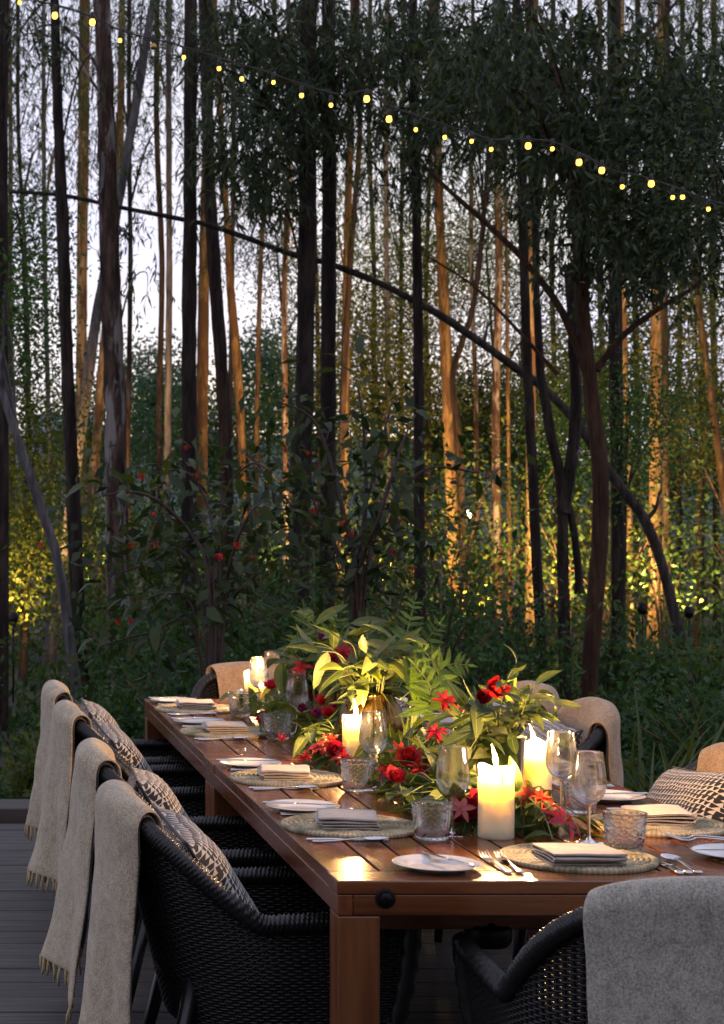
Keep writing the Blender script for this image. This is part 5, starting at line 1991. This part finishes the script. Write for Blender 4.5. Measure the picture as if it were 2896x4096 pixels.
fl('open pinkish-red rose lying by the far candle, the larger bloom', 1085, 2752, 7.60, 'rose', 0.048, 'petal_rose')
fl('open pinkish-red rose lying by the far candle, the smaller bloom', 1150, 2738, 7.66, 'rose', 0.040, 'petal_rose')
fl('red rose among leaves under the brassy vase', 1292, 2815, 6.9, 'rose', 0.046, 'petal_red')
fl('ragged red bloom under the red rose', 1310, 2862, 6.75, 'rose', 0.045, 'petal_red')
fl('pinkish rose half hidden behind a wine glass', 1236, 2800, 7.2, 'rose', 0.042, 'petal_rose')
fl('plum-coloured bloom behind the third deck-side wine glass', 1205, 2852, 6.95, 'cup', 0.05, 'petal_plum')
fl('plum-coloured bloom low beside the red rose', 1262, 2868, 6.8, 'cup', 0.05, 'petal_plum')
fl('small red tufted flower head by the third deck-side tumbler', 1032, 2880, 7.0, 'cluster', 0.030, 'petal_crimson')
fl('small red tufted flower head at the table junction', 1222, 3032, 6.0, 'cluster', 0.036, 'petal_red')
fl('small red flower touching the third deck-side tumbler', 1128, 2955, 6.6, 'star', 0.03, 'petal_crimson')
fl('orange-red spiky flower before the bronze vase candle', 1318, 2968, 6.0, 'star', 0.055, 'petal_orange')
fl('deep red ruffled flower below the orange spiky one', 1335, 3020, 5.95, 'rose', 0.055, 'petal_crimson')
fl('second deep red ruffled flower by the bronze vase candle', 1372, 3035, 5.9, 'star', 0.05, 'petal_red')
fl('spiky red flower head high in the brassy vase', 1375, 2612, 7.0, 'star', 0.07, 'petal_red')
fl('spiky crimson flower head low in the brassy vase', 1330, 2640, 7.0, 'cluster', 0.055, 'petal_crimson')
fl('violet-red bloom high among the brassy vase leaves', 1288, 2565, 7.1, 'cup', 0.045, 'petal_plum')
fl('crimson bloom drooping beside the far wine glass', 1205, 2672, 7.1, 'lily', 0.06, 'petal_red')
fl('scarlet ragged flower between bronze vase and leaf-lined vase', 1630, 3045, 5.45, 'rose', 0.06, 'petal_red')
fl('orange-red petals beside the scarlet ragged flower', 1600, 3010, 5.5, 'star', 0.05, 'petal_orange')
fl('deep crimson flower lying behind the second deck-side wine glass', 1545, 3085, 5.45, 'lily', 0.05, 'petal_crimson')
fl('red star flower under the broad fern frond', 1781, 2806, 5.75, 'star', 0.055, 'petal_red')
fl('red star flower half hidden beneath leaves of the glass vase', 1835, 2845, 5.6, 'star', 0.045, 'petal_red')
fl('red netted cup flower high in the leaf-lined vase', 1962, 2775, 5.10, 'cup', 0.068, 'petal_red', (0.3, -0.8, 0.5))
fl('dark crimson cup flower behind the red netted one', 1930, 2800, 5.14, 'cup', 0.05, 'petal_crimson', (-0.2, -0.8, 0.4))
fl('dark red ruffled flower head behind the nearest tumbler', 1868, 3255, 4.83, 'rose', 0.060, 'petal_crimson')
fl('second dark red ruffled flower head against the tallest candle', 1915, 3220, 4.87, 'rose', 0.055, 'petal_crimson')
fl('pink veined petal flower above the nearest tumbler rim', 1845, 3235, 4.78, 'lily', 0.05, 'petal_pink', (0, -0.9, 0.4))
fl('orange-red tubular flowers beside the tallest candle', 2110, 3180, 4.86, 'star', 0.045, 'petal_orange')
fl('second orange-red tubular flower beside the tallest candle', 2165, 3195, 4.84, 'star', 0.042, 'petal_orange')
fl('crimson lily flower hanging beside the end wine glass stem', 2262, 3285, 4.74, 'lily', 0.075, 'petal_crimson', (0.6, -0.5, 0.4))

for q_, (px_, py_, ds_, kd_, sz_, mt_, lb_) in enumerate([
        (1165, 2800, 7.35, 'cup', 0.05, 'petal_plum', 'plum bloom lying behind the fourth deck-side tumbler'), (1340, 2838, 6.85, 'rose', 0.045, 'petal_crimson', 'crimson rose under the brassy vase leaves'),
        (1395, 2900, 6.35, 'star', 0.05, 'petal_red', 'red spiky flower tucked against the bronze vase'), (1270, 2990, 6.15, 'lily', 0.05, 'petal_crimson', 'crimson petals trailing at the table junction'),
        (1580, 3120, 5.30, 'rose', 0.05, 'petal_crimson', 'crimson ruffled flower low beside the second deck-side wine glass'), (1680, 3080, 5.40, 'star', 0.05, 'petal_red', 'red flower low beside the scarlet ragged one'),
        (1810, 3290, 4.86, 'cup', 0.055, 'petal_crimson', 'dark crimson cup flower behind the first deck-side wine glass'), (2200, 3250, 4.80, 'star', 0.04, 'petal_red', 'red flower between tallest candle and end wine glass'),
        (1740, 2930, 5.60, 'star', 0.05, 'petal_crimson', 'crimson flower under the leaf-lined vase sprigs')]):
    fl(lb_, px_, py_, ds_, kd_, sz_, mt_)

# ------------------------------------------------------------------ sprigs, ferns and flowers of the table
GS = 'leafy sprigs of the table arrangement'
OBST = [(1.410, 4.755, 0.05), (1.690, 5.33, 0.055), (1.345, 6.10, 0.05), (1.339, 8.10, 0.05), (1.44, 6.30, 0.10), (1.49, 7.25, 0.06), (1.54, 5.16, 0.068), (1.308, 4.79, 0.03), (1.624, 4.68, 0.03), (1.70, 5.12, 0.03), (1.30, 5.66, 0.03), (1.232, 4.71, 0.05), (1.668, 4.55, 0.05), (1.757, 5.135, 0.05), (1.224, 5.535, 0.05), (1.325, 7.04, 0.03)]


def clear(x, y, pad=0.0):
    return all((x - a) ** 2 + (y - c) ** 2 > (r_ + pad) ** 2 for a, c, r_ in OBST)


def sprig(label, pts, leaf, n, mats, group=GS, spread=0.8, zmin=None, tipleaf=True, face=0.0, r=0.0022):
    pts = [Vector(p) for p in pts]
    base = pts[0]
    sp = smooth_pts([p - base for p in pts], 5)
    N = len(sp)
    found = []
    for k in range(n):
        q = 0.15 + 0.85 * k / max(1, n - 1)
        i = min(N - 1, int(q * (N - 1)))
        p = sp[i]
        d = (sp[i] - sp[max(0, i - 1)]) if i else (sp[1] - sp[0])
        d.normalize()
        if k == n - 1 and tipleaf:
            dd = d + Vector((rng.gauss(0, 0.2), rng.gauss(0, 0.2), rng.gauss(0, 0.2)))
        else:
            sd_ = d.cross(Vector((0, 0, 1)))
            if sd_.length < 0.2:
                sd_ = Vector((1, 0, 0))
            sd_.normalize()
            sd_ = Matrix.Rotation(rng.gauss(0, 0.7), 3, d) @ sd_
            dd = d * rng.uniform(0.1, 0.7) + sd_ * (1 if k % 2 else -1) * spread
        s = leaf * rng.uniform(0.75, 1.2)
        wp = base + p
        if zmin is not None:
            tipz = wp.z + dd.normalized().z * s
            if tipz < zmin:
                dd.z += (zmin - tipz) / s * dd.length
            if not clear(wp.x + dd.normalized().x * s * 0.7, wp.y + dd.normalized().y * s * 0.7, 0.004):
                dd.z = abs(dd.z) + 0.9
        dn_ = dd.normalized()
        if any(covers(wp + dn_ * s * q_ + Vector((0, 0, -0.06 * s * q_))) for q_ in (0.2, 0.45, 0.7, 0.95)):
            continue
        up = Vector((rng.gauss(0, 0.35), rng.gauss(0, 0.35) - face, 1))
        found.append((i, rng.choice(LEAFV[rng.choice(mats)]), frame_m(p, dd, up, (s, s * rng.uniform(0.85, 1.15), s))))
    if len(found) < 2:
        return None
    t = thing('leafy_sprig', label, 'foliage', base, 0, group)
    last = max(f[0] for f in found) + 1
    sp = sp[:max(last, 2)]
    N = len(sp)
    obj('stem', MB().tube(sp, [r * (1 - 0.5 * i / N) for i in range(N)], 6).mesh('stem'), M['stem_green'], t)
    for i, me_, mw_ in found:
        obj('leaf', me_, None, t, mw_)
    return t


GR, SG, DP = 'sprig_leaf_green', 'sprig_leaf_sage', 'sprig_leaf_deep'
# sprigs lying along the middle of the table
NAMES = [(1.410, 4.755, 'the tallest candle'), (1.690, 5.33, 'the ragged-rim candle'), (1.345, 6.10, 'the candle before the bronze vase'), (1.339, 8.10, 'the far end candle'), (1.44, 6.30, 'the bronze vase foot'), (1.49, 7.25, 'the brassy vase foot'), (1.54, 5.16, 'the leaf-lined vase foot'), (1.30, 5.66, 'the second deck-side wine glass'), (1.308, 4.79, 'the first deck-side wine glass'), (1.624, 4.68, 'the end place wine glass'), (1.325, 7.04, 'the third deck-side wine glass'), (1.31, 7.82, 'the fourth deck-side wine glass')]
k = 0
tries = 0
runner = [(1.36, 4.86), (1.30, 5.02), (1.26, 5.10), (1.40, 5.05), (1.52, 4.72), (1.50, 4.66), (1.57, 4.80), (1.60, 4.95), (1.62, 5.06), (1.47, 4.95), (1.24, 5.22), (1.33, 5.28), (1.42, 5.35), (1.27, 5.42), (1.38, 5.52), (1.50, 5.45), (1.58, 5.60), (1.45, 5.72), (1.36, 5.85), (1.50, 5.95), (1.28, 5.95), (1.30, 6.22),
          (1.22, 6.15), (1.25, 6.40), (1.35, 6.50), (1.55, 6.15), (1.60, 6.4), (1.30, 6.65), (1.42, 6.70), (1.52, 6.65), (1.36, 6.90), (1.45, 7.0), (1.30, 7.20), (1.38, 7.35), (1.30, 7.50), (1.42, 7.55), (1.52, 7.65), (1.36, 7.72), (1.60, 7.0), (1.62, 7.4), (1.45, 7.9), (1.60, 5.85), (1.64, 5.6), (1.20, 6.30), (1.44, 4.93), (1.53, 4.9), (1.46, 5.40), (1.40, 5.62), (1.54, 5.70), (1.48, 5.86), (1.40, 6.02), (1.56, 5.52), (1.34, 6.8), (1.5, 6.9), (1.40, 7.1)]
for (x, y) in runner:
    for rep in range(3):
        for tr in range(20):
            a = rng.uniform(0, 2 * math.pi)
            L_ = rng.uniform(0.10, 0.20)
            x0, y0 = x + rng.gauss(0, 0.03), y + rng.gauss(0, 0.04)
            x1, y1 = x0 + math.cos(a) * L_, y0 + math.sin(a) * L_
            if 1.21 < x0 < 1.72 and 1.19 < x1 < 1.74 and y1 > 4.60 and not (1.31 < x1 < 1.50 and y1 < 4.78) and not (1.31 < x0 < 1.50 and y0 < 4.78) and clear(x0, y0, 0.01) and clear(x1, y1, 0.012) and clear((x0 + x1) / 2, (y0 + y1) / 2, 0.01):
                break
        else:
            continue
        if covers(Vector((x0, y0, T0 + 0.05))) and covers(Vector((x1, y1, T0 + 0.05))):
            continue
        zc_ = T0 + rng.uniform(0.006, 0.035) + rep * (0.026 if y < 5.3 or y > 7.4 else 0.036)
        near_ = min(NAMES, key=lambda q: (q[0] - x) ** 2 + (q[1] - y) ** 2)[2]
        sprig('leafy green sprig lying on the table by ' + near_, [(x0, y0, zc_), ((x0 + x1) / 2, (y0 + y1) / 2, zc_ + rng.uniform(0.015, 0.05)), (x1, y1, zc_ + rng.uniform(0.0, 0.05))],
              rng.uniform(0.095, 0.14), rng.randint(5, 6), [GR, GR, SG, DP], 'leafy sprigs lying along the table', 0.9, T0 + 0.004)

# sprigs standing in the vases
VG = {'v1': 'leafy sprigs standing in the bronze vase', 'v2': 'leafy sprigs standing in the brassy vase', 'v3': 'leafy sprigs standing in the leaf-lined vase'}


def vase_sprigs(vn, where, vx, vy, ztop, n, rmin, rmax, zlo, zhi, leaf, mats, a0=0.0, a1=6.283):
    for k in range(n):
        a = a0 + (a1 - a0) * (k + rng.random() * 0.8) / n
        rr_ = rng.uniform(rmin, rmax)
        zt = ztop + rng.uniform(zlo, zhi)
        p0 = Vector((vx + math.cos(a) * 0.02, vy + math.sin(a) * 0.02, ztop - 0.10))
        p1 = Vector((vx + math.cos(a) * 0.05, vy + math.sin(a) * 0.05, ztop + 0.02))
        p2 = Vector((vx + math.cos(a) * rr_ * 0.6, vy + math.sin(a) * rr_ * 0.6, ztop + (zt - ztop) * 0.65 + 0.035))
        p3 = Vector((vx + math.cos(a) * rr_, vy + math.sin(a) * rr_, zt))
        sprig('leafy sprig standing in the ' + where, [p0, p1, p2, p3], leaf * rng.uniform(0.85, 1.15), rng.randint(6, 8), mats, VG[vn], 0.85, None, True, 0.5)


vase_sprigs('v1', 'round bronze vase', 1.44, 6.30, 0.985, 21, 0.09, 0.23, 0.02, 0.21, 0.13, [GR, GR, SG, DP], 0.9, 5.6)
vase_sprigs('v2', 'tall brassy vase', 1.47, 7.22, 0.96, 19, 0.08, 0.26, 0.0, 0.22, 0.135, [GR, GR, SG, DP])
vase_sprigs('v3', 'leaf-lined glass vase', 1.54, 5.16, 0.972, 21, 0.07, 0.21, -0.06, 0.09, 0.115, [GR, SG, GR, DP])
# arching eucalyptus stems over the right-hand candle
LB = 'long leafy stem arching from the leaf-lined vase over the candle'
for px, n in (([(2010, 2990), (2045, 2920), (2085, 2860), (2110, 2790), (2140, 2738)], 9), ([(2000, 2990), (2000, 2860), (2020, 2740), (2062, 2660)], 9), ([(2110, 2790), (2160, 2790), (2215, 2800)], 4)):
    sprig(LB, [aty(x, y, 5.13 - 0.02 * i) for i, (x, y) in enumerate(px)], 0.082, n, [GR, GR, SG], 'long leafy stems over the candle', 0.9, None, True, 0.8)
# leaves standing up between candle and end place
for (x, y, dx_, L_) in ((1.505, 4.82, -0.02, 0.13), (1.56, 4.84, 0.03, 0.14), (1.53, 4.90, -0.02, 0.10)):
    p = Vector((x, y, T0 + 0.005))
    sprig('upright broad-leaved sprig beside the tallest candle', [p, p + Vector((dx_ * 0.5, 0, L_ * 0.5)), p + Vector((dx_, 0.0, L_ * 0.8))], 0.10, 3, [DP, GR], 'upright sprigs beside the tallest candle', 0.5, T0, True, 1.0)

# fern fronds
PINNA_ME = fern_blade('pinna', 17, 0.17, 0.5)
PINNA_ME.materials.append(M['table_fern'])


def fern_frond(label, pts, pin, n=9, facing=(0, -1, 0.3), group='green fern fronds of the table arrangement'):
    pts = [Vector(p) for p in pts]
    base = pts[0]
    t = thing('fern_frond', label, 'fern', base, 0, group)
    sp = smooth_pts([p - base for p in pts], 6)
    N = len(sp)
    obj('stem', MB().tube(sp, [0.0022 * (1 - 0.6 * i / N) for i in range(N)], 6).mesh('stem'), M['stem_green'], t)
    f = Vector(facing).normalized()
    for k in range(n):
        q = 0.22 + 0.76 * k / (n - 1)
        i = min(N - 2, int(q * (N - 1)))
        p, d = sp[i], (sp[i + 1] - sp[max(0, i - 1)]).normalized()
        side = d.cross(f).normalized()
        ln = pin * (1.0 - 0.72 * max(0, (q - 0.3) / 0.7)) * rng.uniform(0.9, 1.1)
        for s in (-1, 1):
            dd = side * s * 0.86 + d * 0.5 + f * rng.gauss(0.0, 0.14)
            obj('pinna', PINNA_ME, None, t, frame_m(p, dd, f + Vector((0, 0, 0.2)), ln))
    obj('pinna', PINNA_ME, None, t, frame_m(sp[-1], sp[-1] - sp[-3], f, pin * 0.35))
    return t


def ff(label, px, dist, pin, n=9, facing=(0, -1, 0.3)):
    fern_frond(label, [aty(x, y, dist + dd_) for x, y, dd_ in px], pin, n, facing)


ff('tall fern frond rising highest from the bronze vase', [(1560, 2790, 0.05), (1590, 2640, 0.1), (1630, 2520, 0.15), (1660, 2400, 0.2)], 6.3, 0.12, 10)
ff('broad fern frond spreading beside the bronze vase', [(1640, 2830, -0.25), (1700, 2790, -0.3), (1755, 2700, -0.35), (1690, 2590, -0.3)], 6.2, 0.13, 8)
ff('broad fern frond leaning out over the grass-side places', [(1600, 2800, -0.1), (1700, 2720, -0.1), (1790, 2660, -0.1), (1870, 2660, -0.1)], 6.2, 0.12, 9)
ff('fern frond curving low towards the red star flower', [(1690, 2850, -0.2), (1720, 2810, -0.3), (1720, 2740, -0.3), (1660, 2660, -0.3)], 6.1, 0.11, 8)
ff('fern frond leaning out behind the tall one', [(1590, 2760, 0.2), (1650, 2650, 0.3), (1710, 2560, 0.3), (1760, 2490, 0.3)], 6.3, 0.11, 9)
ff('upright fern frond at the brassy vase beside the dark trunk', [(1230, 2740, 0), (1225, 2640, 0.1), (1218, 2530, 0.1), (1215, 2430, 0.1)], 7.2, 0.115, 9)
ff('fern frond leaning from the brassy vase to the bronze one', [(1290, 2740, 0), (1310, 2640, 0.1), (1340, 2540, 0.1), (1365, 2440, 0.1)], 7.2, 0.13, 9)
ff('short fern tip between the vases', [(1300, 2760, -0.1), (1350, 2680, -0.1), (1400, 2610, -0.1)], 7.1, 0.10, 7)
ff('small fern tip behind the red netted flower', [(1830, 2900, 0.1), (1850, 2850, 0.1), (1880, 2790, 0.1)], 5.3, 0.055, 7)

# ------------------------------------------------------------------ string lights
bulbs = [(44, 5), (123, 34), (207, 49), (269, 90), (412, 128), (491, 153), (542, 176), (613, 184), (676, 213), (742, 235), (822, 221), (872, 266), (932, 290), (997, 307), (1057, 316), (1101, 334), (1184, 326), (1238, 333), (1298, 363), (1349, 381), (1395, 418), (1460, 411), (1508, 442), (1530, 441), (1588, 468), (1650, 488)]
SD = 10.2
line = [(-60, -50), (40, -12), (200, 35), (269, 68), (345, 88), (410, 104), (490, 130), (560, 150), (676, 188), (760, 212), (822, 204), (880, 240), (960, 268), (1060, 300), (1110, 314), (1184, 312), (1250, 322), (1310, 350), (1380, 384), (1450, 398), (1520, 424), (1600, 452), (1720, 490)]
lp0 = D(*line[0], SD)
sl = thing('string_light_cable', 'thin black festoon cable strung across the forest', 'cable', lp0)
cp = smooth_pts([D(x, y, SD) - lp0 for x, y in line], 5)
obj('cable', MB().tube(cp, 0.0042, 6).mesh('cable'), M['cable_black'], sl)
cp2 = [p + Vector((0, 0.01, 0.012 * math.sin(i * 0.9))) for i, p in enumerate(cp)]
obj('cable', MB().tube(cp2, 0.003, 5).mesh('cable'), M['cable_black'], sl)
bulb_me = MB().lathe([(0.0, -0.014), (0.007, -0.012), (0.0105, -0.006), (0.0105, 0.0), (0.009, 0.006), (0.007, 0.010)], 12).mesh('bulb')
bulb_me.materials.append(M['bulb_glow'])
sock_me = MB().lathe([(0.0, 0.055), (0.008, 0.055), (0.011, 0.045), (0.012, 0.010), (0.010, 0.008), (0.0, 0.008)], 10).mesh('socket')
sock_me.materials.append(M['cable_black'])


def cable_z(x, y):
    best = min(cp, key=lambda p: abs(p.x + lp0.x - x))
    return best.z + lp0.z


for i, (x, y) in enumerate(bulbs):
    p = D(x, y, SD)
    t = thing('string_bulb', 'glowing warm bulb hanging on the festoon cable', 'bulb', p, 0, 'glowing bulbs on the festoon cable')
    obj('bulb', bulb_me, None, t, Matrix.Scale(1.55 if i in (1, 2, 10, 11, 16, 18, 19, 21) else rng.uniform(0.9, 1.15), 4))
    obj('socket', sock_me, None, t)
    zc_ = cable_z(p.x, p.y)
    if zc_ > p.z + 0.05:
        obj('drop_wire', MB().tube([(0, 0, 0.05), (0.004, 0, (zc_ - p.z) * 0.6 + 0.02), (0, 0, zc_ - p.z)], 0.0035, 5).mesh('drop_wire'), M['cable_black'], t)
p = D(344, 100, SD)
t = thing('string_bulb', 'unlit bulb socket hanging on the festoon cable', 'bulb', p)
obj('socket', sock_me, None, t)
obj('bulb', MB().lathe([(0.0, -0.030), (0.010, -0.028), (0.0165, -0.018), (0.0175, -0.010), (0.014, 0.002), (0.009, 0.010)], 12).mesh('bulb'), M['brass_glass'], t)
